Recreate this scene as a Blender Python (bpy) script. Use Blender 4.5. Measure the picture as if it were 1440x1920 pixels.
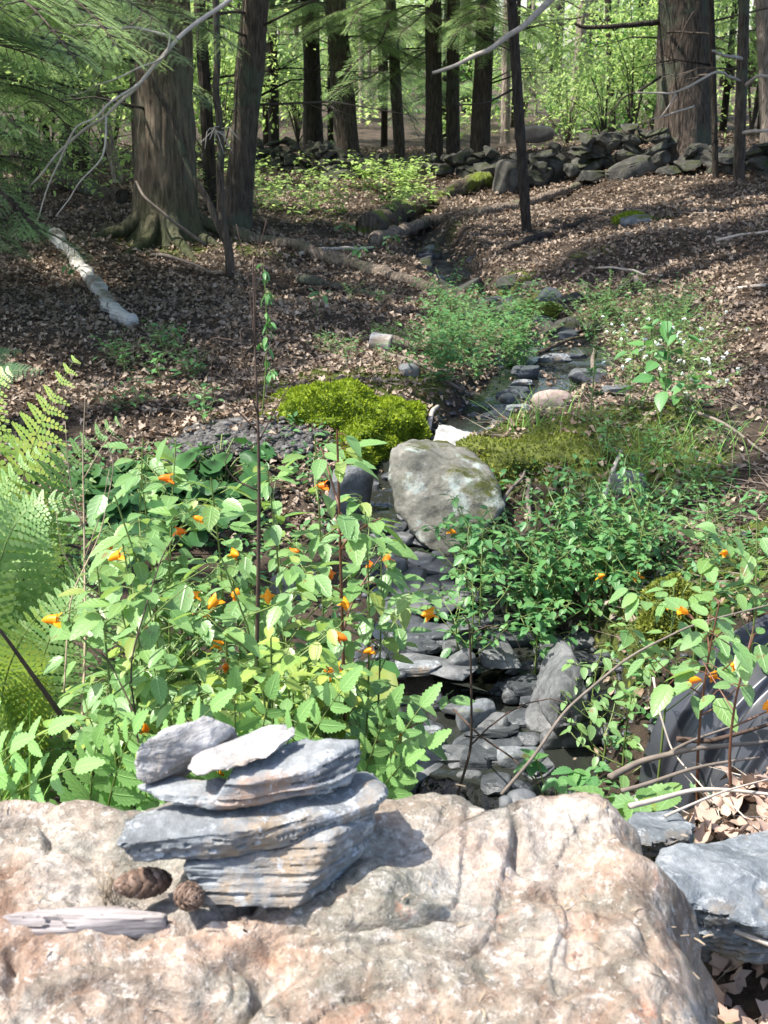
import bpy, math, random, time
import numpy as np
from mathutils import Vector, Matrix
T0 = time.time()
R = math.radians
for o in list(bpy.data.objects): bpy.data.objects.remove(o)
SC = bpy.context.scene
COL = SC.collection
rng = np.random.default_rng(7)
random.seed(7)

# ------------------------------------------------------------ camera, sky, sun
CAMZ, PITCH = 1.5, R(20.0)
FPX = 960 / math.tan(R(22.5))
cam = bpy.data.cameras.new('camera'); camo = bpy.data.objects.new('camera', cam); COL.objects.link(camo)
camo.location = (0, 0, CAMZ); camo.rotation_euler = (math.pi / 2 - PITCH, 0, 0)
cam.sensor_fit = 'VERTICAL'; cam.sensor_height = 24; cam.angle_y = R(45)
cam.clip_start = 0.05; cam.clip_end = 500
cam.dof.use_dof = True; cam.dof.focus_distance = 3.6; cam.dof.aperture_fstop = 9
SC.camera = camo
SUN = Vector((-0.49, -0.08, 0.86)).normalized()
SUN_EL = math.asin(SUN.z); SUN_AZ = math.atan2(SUN.x, SUN.y)
w = bpy.data.worlds.new('World'); SC.world = w; w.use_nodes = True
wn = w.node_tree.nodes; bg = wn['Background']
sky = wn.new('ShaderNodeTexSky'); sky.sky_type = 'NISHITA'; sky.sun_disc = False
sky.sun_elevation = SUN_EL; sky.sun_rotation = SUN_AZ
sky.air_density = 1.0; sky.dust_density = 2.0
w.node_tree.links.new(sky.outputs[0], bg.inputs[0]); bg.inputs[1].default_value = 0.15
sl = bpy.data.lights.new('sun', 'SUN'); sl.energy = 3.9; sl.angle = R(0.5); sl.color = (1, 0.955, 0.88)
so = bpy.data.objects.new('sun', sl); COL.objects.link(so)
so.rotation_euler = SUN.to_track_quat('Z', 'Y').to_euler()
SC.view_settings.view_transform = 'Standard'; SC.view_settings.look = 'None'
SC.view_settings.exposure = 1.5; SC.view_settings.gamma = 1
SC.render.engine = 'CYCLES'
cy = SC.cycles
cy.max_bounces = 5; cy.diffuse_bounces = 3; cy.glossy_bounces = 2; cy.transmission_bounces = 3
cy.transparent_max_bounces = 6; cy.caustics_reflective = False; cy.caustics_refractive = False
cy.use_denoising = True
cy.sample_clamp_indirect = 6

# ------------------------------------------------------------ projection helpers (photo pixel + distance -> point in the place)
cp, sp = math.cos(PITCH), math.sin(PITCH)
def ray(px, py):
    u = (px - 720) / FPX; v = (960 - py) / FPX
    return np.array([u, cp + v * sp, -sp + v * cp])
def P(px, py, Y):
    d = ray(px, py); return np.array([0, 0, CAMZ]) + d * (Y / d[1])
def proj(p):
    p = np.asarray(p, float); q = p - np.array([0, 0, CAMZ])
    dep = q[..., 1] * cp - q[..., 2] * sp
    up = q[..., 1] * sp + q[..., 2] * cp
    return 720 + FPX * q[..., 0] / dep, 960 - FPX * up / dep, dep

# ------------------------------------------------------------ vector noise
def _h(i, j, k, s):
    n = (i.astype(np.int64) * 73856093) ^ (j.astype(np.int64) * 19349663) ^ (k.astype(np.int64) * 83492791) ^ (s * 2654435761)
    n = (n ^ (n >> 13)) * 1274126177; n = n & 0x7fffffff
    n = ((n ^ (n >> 16)) * 668265263) & 0x7fffffff
    return (n % 100003) / 50001.5 - 1
def noise(p, scale=1., seed=0):
    p = np.asarray(p, float) * scale
    f = np.floor(p); t = p - f; t = t * t * (3 - 2 * t); f = f.astype(np.int64)
    i, j, k = f[..., 0], f[..., 1], f[..., 2]; x, y, z = t[..., 0], t[..., 1], t[..., 2]
    def L(a, b, t): return a + (b - a) * t
    c = [[[_h(i + a, j + b, k + d, seed) for d in (0, 1)] for b in (0, 1)] for a in (0, 1)]
    return L(L(L(c[0][0][0], c[1][0][0], x), L(c[0][1][0], c[1][1][0], x), y),
             L(L(c[0][0][1], c[1][0][1], x), L(c[0][1][1], c[1][1][1], x), y), z)
def fbm(p, scale=1., oct=4, seed=0, gain=.5):
    r = 0; a = 1
    for o in range(oct):
        r = r + a * noise(p, scale * 2.03 ** o, seed + o * 17); a *= gain
    return r
def sstep(a, b, x):
    t = np.clip((x - a) / (b - a), 0, 1); return t * t * (3 - 2 * t)

# ------------------------------------------------------------ mesh builder
class MB:
    def __init__(s): s.v = []; s.l = []; s.c = []; s.n = 0; s.a = []; s.has = False
    def add(s, v, loops, counts, at=None):
        v = np.asarray(v, float).reshape(-1, 3)
        s.a.append(np.zeros((len(v), 2)) if at is None else at)
        if at is not None: s.has = True
        s.v.append(v); s.l.append(np.asarray(loops, np.int64) + s.n); s.c.append(np.asarray(counts, np.int64)); s.n += len(v)
    def addf(s, v, faces):
        s.add(v, [i for f in faces for i in f], [len(f) for f in faces])
    def inst(s, tpl, M, T):
        V, L, C = tpl; n = len(T)
        if n == 0: return
        V = np.asarray(V); at = np.tile(V[:, 3:5], (n, 1)) if V.shape[1] == 5 else None
        v = np.einsum('nij,vj->nvi', M, V[:, :3]) + np.asarray(T)[:, None, :]
        off = (np.arange(n) * len(V))[:, None]
        s.add(v.reshape(-1, 3), (np.asarray(L)[None, :] + off).ravel(), np.tile(C, n), at)
    def grid(s, pts, closeu=False):
        # pts (a,b,3) ; closeu closes along b
        a, b = pts.shape[:2]; bb = b if closeu else b - 1
        i = np.arange(a - 1)[:, None]; j = np.arange(bb)[None, :]; j2 = (j + 1) % b
        q = np.stack([i * b + j, i * b + j2, (i + 1) * b + j2, (i + 1) * b + j], -1).reshape(-1)
        s.add(pts.reshape(-1, 3), q, np.full((a - 1) * bb, 4))
    def tube(s, pts, rad, seg=8, cap=True):
        pts = np.asarray(pts, float); rad = np.broadcast_to(rad, (len(pts),)) if np.ndim(rad) < 1 else np.asarray(rad, float)
        tan = np.gradient(pts, axis=0); tan /= np.linalg.norm(tan, axis=1)[:, None] + 1e-9
        up = np.array([0, 0, 1.]) if abs(tan[0][2]) < .9 else np.array([1., 0, 0])
        R_ = []
        x = np.cross(up, tan[0]); x /= np.linalg.norm(x)
        for t in tan:
            x = x - t * x.dot(t); x /= np.linalg.norm(x) + 1e-9
            R_.append((x, np.cross(t, x)))
        A = np.array([r[0] for r in R_]); B = np.array([r[1] for r in R_])
        th = np.linspace(0, 2 * np.pi, seg, endpoint=False)
        ring = pts[:, None] + rad[:, None, None] * (A[:, None] * np.cos(th)[None, :, None] + B[:, None] * np.sin(th)[None, :, None])
        n0 = s.n; s.grid(ring, True)
        if cap:
            k = len(pts) - 1
            s.l.append(n0 + np.arange(seg)[::-1]); s.l.append(n0 + k * seg + np.arange(seg)); s.c.append(np.array([seg, seg]))
    def build(s, name, mat, parent=None, smooth=False):
        me = bpy.data.meshes.new(name)
        v = np.concatenate(s.v); l = np.concatenate(s.l); c = np.concatenate(s.c)
        me.vertices.add(len(v)); me.vertices.foreach_set('co', v.astype(np.float32).ravel())
        me.loops.add(len(l)); me.loops.foreach_set('vertex_index', l.astype(np.int32))
        me.polygons.add(len(c)); st = np.zeros(len(c), np.int32); st[1:] = np.cumsum(c)[:-1]
        me.polygons.foreach_set('loop_start', st); me.polygons.foreach_set('loop_total', c.astype(np.int32))
        if smooth: me.polygons.foreach_set('use_smooth', np.ones(len(c), bool))
        me.update(calc_edges=True)
        if s.has:
            at = np.concatenate(s.a).astype(np.float32)
            for k, nm in enumerate(('leaf_u', 'leaf_v')): q = me.attributes.new(nm, 'FLOAT', 'POINT'); q.data.foreach_set('value', np.ascontiguousarray(at[:, k]))
        me.validate()
        me.materials.append(mat)
        o = bpy.data.objects.new(name, me); COL.objects.link(o)
        if parent is not None: o.parent = parent
        return o
def tag(o, label=None, cat=None, group=None, kind=None):
    if label: o['label'] = label
    if cat: o['category'] = cat
    if group: o['group'] = group
    if kind: o['kind'] = kind
    return o
def empty(name, loc, label=None, cat=None, group=None):
    o = bpy.data.objects.new(name, None); COL.objects.link(o); o.location = Vector(loc); o.empty_display_size = .1
    return tag(o, label, cat, group)
def part(name, data, parent, loc=None, rot=None, scale=None):
    o = bpy.data.objects.new(name, data); COL.objects.link(o); o.parent = parent
    if loc is not None: o.location = loc
    if rot is not None: o.rotation_euler = rot
    if scale is not None: o.scale = (scale,) * 3
    return o
def rotm(yaw, pitch, roll, sc=1.):
    # Rz(yaw) Rx(pitch) Ry(roll), vectorised
    yaw, pitch, roll = np.broadcast_arrays(yaw, pitch, roll)
    cz, sz, cx, sx, cy_, sy = np.cos(yaw), np.sin(yaw), np.cos(pitch), np.sin(pitch), np.cos(roll), np.sin(roll)
    o = np.zeros_like(cz); i = np.ones_like(cz)
    def M(*r): return np.stack([np.stack(q, -1) for q in r], -2)
    Z = M((cz, -sz, o), (sz, cz, o), (o, o, i)); X = M((i, o, o), (o, cx, -sx), (o, sx, cx)); Y = M((cy_, o, sy), (o, i, o), (-sy, o, cy_))
    return (Z @ X @ Y) * (np.asarray(sc) if np.ndim(sc) == 0 else np.asarray(sc)[:, None, None])

# ------------------------------------------------------------ materials
class N:
    def __init__(s, name):
        s.m = bpy.data.materials.new(name); s.m.use_nodes = True; s.t = s.m.node_tree
        s.n = s.t.nodes; s.b = s.n['Principled BSDF']; s.out = s.n['Material Output']
        s.b.inputs['Specular IOR Level'].default_value = .3
        s._tc = None
    def link(s, a, b): s.t.links.new(a, b)
    def co(s, scale=(1, 1, 1), kind='Object'):
        if s._tc is None: s._tc = s.n.new('ShaderNodeTexCoord')
        mp = s.n.new('ShaderNodeMapping'); mp.inputs['Scale'].default_value = scale
        s.link(s._tc.outputs[kind], mp.inputs[0]); return mp.outputs[0]
    def noise(s, scale, detail=6, rough=.6, co=None, dist=0):
        k = s.n.new('ShaderNodeTexNoise'); k.inputs['Scale'].default_value = scale; k.inputs['Detail'].default_value = detail
        k.inputs['Roughness'].default_value = rough; k.inputs['Distortion'].default_value = dist
        s.link(co if co is not None else s.co(), k.inputs['Vector']); return k.outputs[0]
    def voro(s, scale, co=None, feat='F1'):
        k = s.n.new('ShaderNodeTexVoronoi'); k.inputs['Scale'].default_value = scale; k.feature = feat
        s.link(co if co is not None else s.co(), k.inputs['Vector']); return k.outputs['Distance']
    def ramp(s, f, stops):
        k = s.n.new('ShaderNodeValToRGB'); e = k.color_ramp.elements
        while len(e) < len(stops): e.new(.5)
        for q, (p_, c) in zip(e, stops):
            q.position = p_; q.color = (c[0], c[1], c[2], 1) if np.ndim(c) else (c, c, c, 1)
        s.link(f, k.inputs[0]); return k.outputs[0]
    def mix(s, f, a, b, blend='MIX'):
        k = s.n.new('ShaderNodeMix'); k.data_type = 'RGBA'; k.blend_type = blend
        for sock, val in ((k.inputs[0], f), (k.inputs[6], a), (k.inputs[7], b)):
            if isinstance(val, (int, float)): sock.default_value = val
            elif isinstance(val, tuple): sock.default_value = (*val, 1)
            else: s.link(val, sock)
        return k.outputs[2]
    def island(s):
        g = s.n.new('ShaderNodeNewGeometry'); return g.outputs['Random Per Island']
    def attr(s, name):
        a = s.n.new('ShaderNodeAttribute'); a.attribute_name = name; return a.outputs['Fac']
    def upz(s):
        g = s.n.new('ShaderNodeNewGeometry'); x = s.n.new('ShaderNodeSeparateXYZ'); s.link(g.outputs['Normal'], x.inputs[0]); return x.outputs[2]
    def math(s, op, a, b):
        k = s.n.new('ShaderNodeMath'); k.operation = op
        for sock, val in ((k.inputs[0], a), (k.inputs[1], b)):
            if isinstance(val, (int, float)): sock.default_value = val
            else: s.link(val, sock)
        return k.outputs[0]
    def col(s, c):
        if isinstance(c, tuple): s.b.inputs['Base Color'].default_value = (*c, 1)
        else: s.link(c, s.b.inputs['Base Color'])
        return s
    def rough(s, r):
        if isinstance(r, (int, float)): s.b.inputs['Roughness'].default_value = r
        else: s.link(r, s.b.inputs['Roughness'])
        return s
    def bump(s, h, strength=.5, dist=.01, prev=None):
        k = s.n.new('ShaderNodeBump'); k.inputs['Strength'].default_value = strength; k.inputs['Distance'].default_value = dist
        s.link(h, k.inputs['Height'])
        if prev is not None: s.link(prev, k.inputs['Normal'])
        s.link(k.outputs[0], s.b.inputs['Normal']); return k.outputs[0]
def leafmat(name, cols, trans=(.25, .5, .06), tw=.35, rough=.42, spec=.4, spots=False, veins=False):
    m = N(name); i = m.island()
    c = m.ramp(i, [(k / (len(cols) - 1), x) for k, x in enumerate(cols)])
    nz = m.noise(9, 3)
    c = m.mix(m.ramp(nz, [(.35, .0), (.7, .45)]), c, tuple(min(1, q * 1.5) for q in cols[0]))
    if veins:
        u = m.attr('leaf_u'); v = m.attr('leaf_v'); g_ = m.math('GREATER_THAN', u, .4)
        mid = m.ramp(u, [(0, 0), (.49, 0), (.5, 1), (.56, 0)])
        sd = m.math('SINE', m.math('SUBTRACT', m.math('MULTIPLY', v, 44.), m.math('MULTIPLY', u, 20.)), 0.)
        sd = m.math('MULTIPLY', m.ramp(sd, [(.72, 0), (1., .55)]), g_)
        f_ = m.math('MAXIMUM', mid, sd); c = m.mix(m.math('MULTIPLY', f_, .5), c, tuple(min(1, q * 1.9 + .04) for q in cols[1])); m.bump(f_, .35, .004)
    if spots: c = m.mix(m.ramp(m.noise(34, 3, .6), [(.66, 0), (.71, .8)]), c, (.22, .13, .05))
    m.col(c).rough(rough); m.b.inputs['Specular IOR Level'].default_value = spec
    tr = m.n.new('ShaderNodeBsdfTranslucent'); m.link(m.mix(.5, c, trans), tr.inputs[0])
    mx = m.n.new('ShaderNodeMixShader'); mx.inputs[0].default_value = tw
    m.link(m.b.outputs[0], mx.inputs[1]); m.link(tr.outputs[0], mx.inputs[2]); m.link(mx.outputs[0], m.out.inputs[0])
    return m.m
def rockmat(name, stops, scale=6, bumps=.6, layer=False, lichen=None, rust=None, rt=.52, moss=None, rough=.8, fine=60, speck=None, bd=.012):
    m = N(name)
    co = m.co((1, 1, 5)) if layer else m.co()
    n1 = m.noise(scale, 8, .65, co, .4)
    c = m.ramp(n1, stops)
    nf = m.noise(fine, 4, .7)
    c = m.mix(.55, c, m.ramp(nf, [(.25, .25), (.75, .9)]), 'OVERLAY')
    if rust:
        c = m.mix(m.ramp(m.noise(scale * .55, 6, .7, m.co((1.3, 1, 1.2))), [(rt, 0), (rt + .12, .85)]), c, rust)
    if speck:
        c = m.mix(m.ramp(m.noise(fine * .5, 5, .8), [(.56, 0), (.64, .8)]), c, speck)
    if lichen:
        c = m.mix(m.ramp(m.noise(scale * 1.1, 9, .75, m.co((1.1, .9, 1))), [(.52, 0), (.6, .85)]), c, lichen)
    if moss:
        f = m.math('MULTIPLY', m.ramp(m.noise(scale * .7, 6, .7, m.co((.8, 1.2, 1))), [(.5, 0), (.58, 1)]), m.ramp(m.upz(), [(.2, 0), (.7, 1)]))
        c = m.mix(f, c, moss)
    m.col(c).rough(rough)
    h = m.mix(.4, n1, nf)
    b = m.bump(h, bumps, bd)
    if layer:
        m.bump(m.noise(30, 5, .6, m.co((.25, .25, 4))), .7, .006, b)
    return m.m
def barkmat(name, c1, c2, c3=None, sc=1., moss=None, bumps=.9):
    m = N(name); co = m.co((22 * sc, 22 * sc, 2.6 * sc)); n = m.noise(1.6, 10, .75, co, .8)
    v = m.voro(1.0, m.co((34 * sc, 34 * sc, 5 * sc)))
    c = m.ramp(n, [(.36, c1), (.62, c2)]); c = m.mix(.6, c, m.ramp(v, [(.15, .25), (.6, .75)]), 'OVERLAY')
    if c3: c = m.mix(m.ramp(m.noise(2.5, 6, .7), [(.5, 0), (.6, .8)]), c, c3)
    if moss:
        sep = m.n.new('ShaderNodeSeparateXYZ'); m.link(m.co(), sep.inputs[0])
        k = m.math('ADD', sep.outputs[2], m.math('MULTIPLY', m.noise(4, 4), .6))
        c = m.mix(m.ramp(k, [(.25, .85), (.75, 0)]), c, moss)
    m.col(c).rough(.9); b = m.bump(n, bumps, .03); m.bump(v, bumps * .7, .03, b)
    return m.m

MT = {}
MT['leaf_jewel'] = leafmat('jewelweed_leaf', [(.11, .22, .065), (.165, .30, .105), (.215, .345, .10), (.15, .27, .105), (.19, .32, .12), (.13, .24, .07), (.30, .32, .07)], (.42, .60, .08), .38, .38, .55, True, veins=True)
MT['leaf_jewel2'] = leafmat('jewelweed_leaf_yellow', [(.22, .34, .07), (.28, .39, .09), (.36, .42, .10), (.18, .31, .08), (.42, .42, .09)], (.45, .6, .08), .4, .4, .4, veins=True)
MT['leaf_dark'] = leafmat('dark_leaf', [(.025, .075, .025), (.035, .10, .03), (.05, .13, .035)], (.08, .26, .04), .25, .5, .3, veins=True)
MT['leaf_blue'] = leafmat('bluegreen_leaf', [(.06, .16, .05), (.08, .21, .07), (.13, .27, .07), (.09, .22, .08)], (.14, .42, .07), .33, .4, .45, veins=True)
MT['leaf_fern'] = leafmat('fern_leaf', [(.13, .25, .08), (.21, .34, .12), (.32, .43, .19), (.18, .30, .09)], (.36, .52, .14), .36, .45, .35)
MT['leaf_sens'] = leafmat('sensitive_fern_leaf', [(.17, .34, .11), (.22, .38, .12)], (.35, .6, .1), .36, .45, .35, veins=True)
MT['leaf_hem'] = leafmat('hemlock_needles', [(.20, .32, .13), (.28, .42, .18), (.36, .52, .22), (.31, .45, .20)], (.52, .68, .25), .5, .45, .35)
MT['leaf_hemdark'] = leafmat('hemlock_needles_crown', [(.03, .075, .03), (.04, .10, .035)], (.08, .2, .04), .2, .5, .3)
MT['leaf_bg'] = leafmat('woodland_leaf', [(.22, .36, .09), (.32, .48, .13), (.46, .58, .22), (.26, .40, .12)], (.65, .8, .25), .55, .4, .4)  # pale leaf tones also stand in for haze over the far woods
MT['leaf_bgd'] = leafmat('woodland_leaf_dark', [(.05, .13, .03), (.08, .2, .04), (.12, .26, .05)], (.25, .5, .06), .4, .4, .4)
MT['grass'] = leafmat('grass_blade', [(.14, .30, .06), (.22, .38, .08)], (.3, .5, .08), .3, .45, .3)
MT['litter'] = leafmat('dead_leaf', [(.09, .064, .044), (.17, .125, .088), (.27, .205, .15), (.45, .36, .28), (.22, .15, .098), (.12, .086, .062), (.36, .285, .215), (.20, .16, .125)], (.3, .15, .06), .12, .6, .3)
MT['litter_pale'] = leafmat('dry_leaf', [(.30, .21, .16), (.42, .32, .26), (.24, .16, .12), (.5, .4, .33)], (.4, .25, .15), .15, .6, .3)
MT['petal'] = leafmat('orange_petal', [(.85, .26, .01), (.9, .40, .02)], (.9, .4, .02), .35, .4, .3)
MT['petal_red'] = leafmat('deep_orange_petal', [(.75, .14, .01), (.85, .24, .02)], (.9, .3, .02), .3, .4, .3)
MT['petal_white'] = leafmat('white_petal', [(.7, .75, .68), (.8, .82, .75)], (.7, .8, .6), .3, .5, .3)
MT['moss_blade'] = leafmat('moss_frond', [(.09, .12, .015), (.17, .25, .015), (.26, .35, .02), (.36, .42, .03), (.13, .19, .015)], (.4, .55, .03), .35, .6, .2)
MT['moss_olive'] = leafmat('olive_moss_frond', [(.10, .13, .02), (.17, .20, .03), (.26, .28, .05)], (.3, .35, .05), .3, .6, .2)
def simple(name, c, r=.6, spec=.3, nz=None):
    m = N(name)
    if nz: m.col(m.ramp(m.noise(nz, 5), [(.3, tuple(q * .6 for q in c)), (.7, c)]))
    else: m.col(c)
    m.rough(r); m.b.inputs['Specular IOR Level'].default_value = spec; return m.m
MT['stem'] = simple('green_stem', (.16, .22, .06), .45, .4, 20)
MT['stem_red'] = simple('reddish_stem', (.16, .07, .04), .5, .4, 20)
MT['dry'] = simple('dry_stem', (.36, .28, .19), .8, .2, 30)
MT['drydark'] = simple('dark_dry_stem', (.09, .06, .045), .8, .2, 30)
MT['stick'] = simple('weathered_stick', (.20, .165, .135), .85, .2, 25)
MT['stickpale'] = simple('bleached_stick', (.48, .42, .36), .85, .2, 25)
MT['bark_big'] = barkmat('hemlock_bark', (.035, .026, .018), (.19, .148, .105), (.13, .13, .09), 1., (.035, .05, .012))
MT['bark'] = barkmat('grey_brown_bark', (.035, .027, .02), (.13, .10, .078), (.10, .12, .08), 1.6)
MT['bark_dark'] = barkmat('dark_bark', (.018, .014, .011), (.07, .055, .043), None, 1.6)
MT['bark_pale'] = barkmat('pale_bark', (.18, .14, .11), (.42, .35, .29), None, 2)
MT['bark_moss'] = barkmat('mossy_log_bark', (.03, .024, .018), (.13, .10, .075), (.16, .22, .02), 1.4)
MT['bark_log'] = barkmat('fallen_log_bark', (.10, .075, .055), (.30, .235, .18), (.12, .12, .07), 1.4)
m = N('birch_bark')
c = m.ramp(m.noise(2.5, 6, .7, m.co((3, 3, 26))), [(.3, (.07, .055, .045)), (.42, (.34, .32, .29)), (.7, (.55, .53, .48))])
c = m.mix(m.ramp(m.noise(5, 5), [(.5, 0), (.62, .8)]), c, (.16, .12, .08)); m.col(c).rough(.75); m.bump(m.noise(3, 5, .6, m.co((3, 3, 26))), .5, .008)
MT['birch'] = m.m
m = N('forest_floor')
n1 = m.noise(3, 8, .7); n2 = m.noise(38, 6, .75)
c = m.ramp(n1, [(.3, (.035, .024, .016)), (.55, (.075, .054, .037)), (.75, (.13, .096, .068))])
c = m.mix(.6, c, m.ramp(n2, [(.3, .15), (.7, .8)]), 'OVERLAY')
c = m.mix(m.ramp(m.attr('moss'), [(.35, 0), (.6, .9)]), c, m.ramp(n2, [(.35, (.035, .055, .008)), (.7, (.16, .2, .03))]))
c = m.mix(m.attr('wet'), c, (.010, .010, .009))
m.col(c); m.rough(m.ramp(m.attr('wet'), [(0, .95), (1, .35)])); b = m.bump(n2, 1., .03); m.bump(m.noise(120, 3), .8, .01, b)
MT['floor'] = m.m
m = N('stream_water'); m.b.inputs['Base Color'].default_value = (.02, .022, .018, 1); m.rough(.06); m.b.inputs['Specular IOR Level'].default_value = .6
m.bump(m.noise(14, 3, .5, m.co((1, .6, 1)), 1.), .35, .02)
tr = m.n.new('ShaderNodeBsdfTransparent'); tr.inputs[0].default_value = (.35, .36, .30, 1)
fr = m.n.new('ShaderNodeFresnel'); fr.inputs[0].default_value = 1.33
mx = m.n.new('ShaderNodeMixShader'); f = m.math('ADD', m.math('MULTIPLY', fr.outputs[0], 1.6), .35); m.link(f, mx.inputs[0])
m.link(tr.outputs[0], mx.inputs[1]); m.link(m.b.outputs[0], mx.inputs[2]); m.link(mx.outputs[0], m.out.inputs[0]); MT['water'] = m.m

# big foreground rock: pink, orange and cream quartzite with grey-green patches and white quartz specks
m = N('quartzite')
n1 = m.noise(3.2, 10, .68, m.co((1, 1, 1)), .6); n2 = m.noise(11, 8, .7, m.co((1, .7, 1.4)), .5); n3 = m.noise(70, 5, .75)
c = m.ramp(n2, [(.30, (.05, .042, .033)), (.43, (.145, .125, .10)), (.55, (.27, .235, .195)), (.70, (.45, .405, .355))])
c = m.mix(m.ramp(n1, [(.46, 0), (.62, .75)]), c, m.ramp(n2, [(.3, (.14, .065, .035)), (.7, (.36, .22, .14))]))
c = m.mix(m.ramp(m.noise(2.4, 8, .7, m.co((1.3, 1.2, 1))), [(.48, 0), (.58, .62)]), c, m.ramp(n3, [(.3, (.07, .075, .055)), (.7, (.21, .215, .185))]))
c = m.mix(m.ramp(m.noise(30, 7, .8), [(.54, 0), (.64, .6)]), c, (.50, .46, .42))
c = m.mix(m.ramp(m.noise(17, 8, .8, m.co((1.2, 1, 1.1))), [(.57, 0), (.68, .7)]), c, (.27, .12, .07))
c = m.mix(m.ramp(m.noise(75, 4, .8), [(.58, 0), (.68, .65)]), c, (.55, .52, .48))
c = m.mix(m.ramp(m.noise(95, 3, .7, m.co((1, 1.2, .9))), [(.60, 0), (.68, .75)]), c, (.08, .06, .045))
c = m.mix(m.ramp(m.noise(1.7, 5, .6, m.co((1, 1.4, 1))), [(.52, 0), (.64, .55)]), c, m.ramp(n3, [(.3, (.34, .30, .26)), (.7, (.58, .54, .50))]))
c = m.mix(.55, c, m.ramp(n3, [(.3, .3), (.72, .85)]), 'OVERLAY')
m.col(c).rough(m.ramp(n3, [(.3, .5), (.7, .85)])); b = m.bump(n2, .8, .02); m.bump(n3, .8, .006, b)
MT['quartzite'] = m.m
G3 = lambda a, b, c_: [(.3, a), (.5, b), (.72, c_)]
MT['slate'] = rockmat('blue_slate', G3((.07, .075, .078), (.15, .16, .166), (.29, .30, .303)), 9, .8, True, rust=(.26, .19, .12), speck=(.38, .40, .42))
MT['slate_near'] = rockmat('dull_blue_slate', G3((.06, .068, .074), (.12, .134, .145), (.23, .242, .25)), 6, .9, True, rust=(.17, .13, .09), speck=(.28, .29, .30))
MT['slate_rust'] = rockmat('rusty_slate', G3((.08, .085, .088), (.17, .18, .186), (.32, .33, .333)), 5, .8, True, rt=.50, rust=(.30, .17, .09), speck=(.42, .42, .42))
MT['slate_pale'] = rockmat('pale_slate', G3((.13, .125, .12), (.28, .27, .262), (.44, .43, .42)), 9, .9, True, rust=(.24, .19, .15), speck=(.42, .42, .41))
MT['slate_dark'] = rockmat('wet_dark_slate', G3((.022, .025, .027), (.055, .06, .064), (.12, .125, .13)), 7, .7, True, rough=.32)
MT['stone_grey'] = rockmat('grey_stream_stone', G3((.045, .047, .048), (.10, .104, .105), (.20, .20, .198)), 8, .8, False, rough=.5)
MT['stone_greymoss'] = rockmat('grey_stream_stone_with_moss', G3((.06, .066, .07), (.13, .142, .15), (.25, .26, .265)), 8, .8, False, rough=.6, moss=(.09, .10, .03))
MT['stone_pink'] = rockmat('pink_stone', G3((.17, .12, .10), (.28, .21, .18), (.42, .34, .30)), 5, .5, False, rough=.7)
MT['stone_white'] = rockmat('white_stone', G3((.20, .195, .18), (.32, .31, .295), (.44, .43, .41)), 4, .5, False, rough=.7)
MT['stone_lichen'] = rockmat('lichened_boulder', G3((.05, .05, .04), (.12, .115, .095), (.22, .21, .18)), 6, 1., False, lichen=(.27, .31, .28), moss=(.05, .055, .01), fine=45)
MT['stone_wall'] = rockmat('wall_stone', G3((.014, .014, .012), (.045, .043, .037), (.13, .125, .11)), 4, .7, False, moss=(.03, .036, .012), lichen=(.10, .10, .09))
MT['gravel'] = rockmat('gravel', G3((.02, .018, .016), (.06, .056, .052), (.16, .155, .15)), 30, .5, False)

# ------------------------------------------------------------ terrain
CT = []
for q in [  # bank control points read from the photo: pixel, pixel, distance
 (100,1000,4.0),(100,650,6.2),(300,700,5.9),(450,650,6.2),(600,600,6.8),(300,560,7.5),(300,470,9.0),(80,450,9.0),(600,470,9.2),(600,400,11.5),
 (450,800,5.0),(560,760,5.15),(640,760,5.2),(700,350,14.),(600,310,16.),(500,560,7.4),(200,600,6.8),
 (1100,800,4.8),(1250,850,4.5),(1020,880,4.6),(1300,950,4.0),(1420,1000,3.6),(1300,700,5.8),(1200,620,6.8),(1400,600,6.3),
 (1420,450,8.),(1200,500,8.2),(1200,400,10.4),(1420,370,10.6),(1010,440,10.2),(1040,520,8.3),(1000,400,11.5),(1300,320,12.6),(1100,340,13.2),(1250,268,13.4),
 (1400,300,13.5),(840,350,13.6),(500,290,17.),(950,275,19.),(1440,240,19.),(300,360,12.),(60,340,12.),(800,560,8.),(700,650,6.4)]:
    CT.append(P(*q))
for q in [(-1.3,4.5,-.12),(-.8,4.45,-.14),(-.5,4.0,-.2),(-2.2,4.0,-.02),(-1.6,3.2,-.22),(-.8,3.2,-.26),(-.2,3.3,-.27),(-2.5,2.6,-.15),(-1.2,2.5,-.28),(-.3,2.4,-.32),(.25,2.4,-.33),
          (-2,1.9,-.1),(-.8,1.85,-.05),(.2,1.9,-.05),(.6,1.95,.03),(.95,2.1,.09),(1.5,2.2,.10),(1.9,2.6,.14),(2.4,3.4,.25),(-1,1.2,0),(.5,1.2,.0),(1.3,1.4,.02),(0,0,0),(-3,0,0),(3,0,.05),
          (-5,3,.1),(-6,8,.4),(-8,14,.6),(5,4,.5),(6,9,1.),(7,14,1.1),(0,24,.4),(-10,30,.5),(10,30,.6),(0,45,.5),(-15,60,1.5),(15,60,1.5),(0,60,1.2),(.15,4.05,-.12),(.70,2.62,-.24),(.5,2.55,-.3),(1.05,2.7,-.2),(.62,2.8,-.3),(.78,2.24,.07),(1.0,2.27,.11),(1.3,2.4,.14),(.65,3.75,-.13),(.85,3.45,-.05),(1.1,3.2,.02),(.5,3.3,-.2),(.62,2.95,-.2)]:
    CT.append(np.array(q, float))
CT = np.array(CT)
def _tps(r2): return np.where(r2 > 1e-9, .5 * r2 * np.log(r2 + 1e-12), 0)
_A = CT[:, :2] / 10; _n = len(CT)
_K = _tps(((_A[:, None] - _A[None]) ** 2).sum(-1)) + np.eye(_n) * 2e-4
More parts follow.
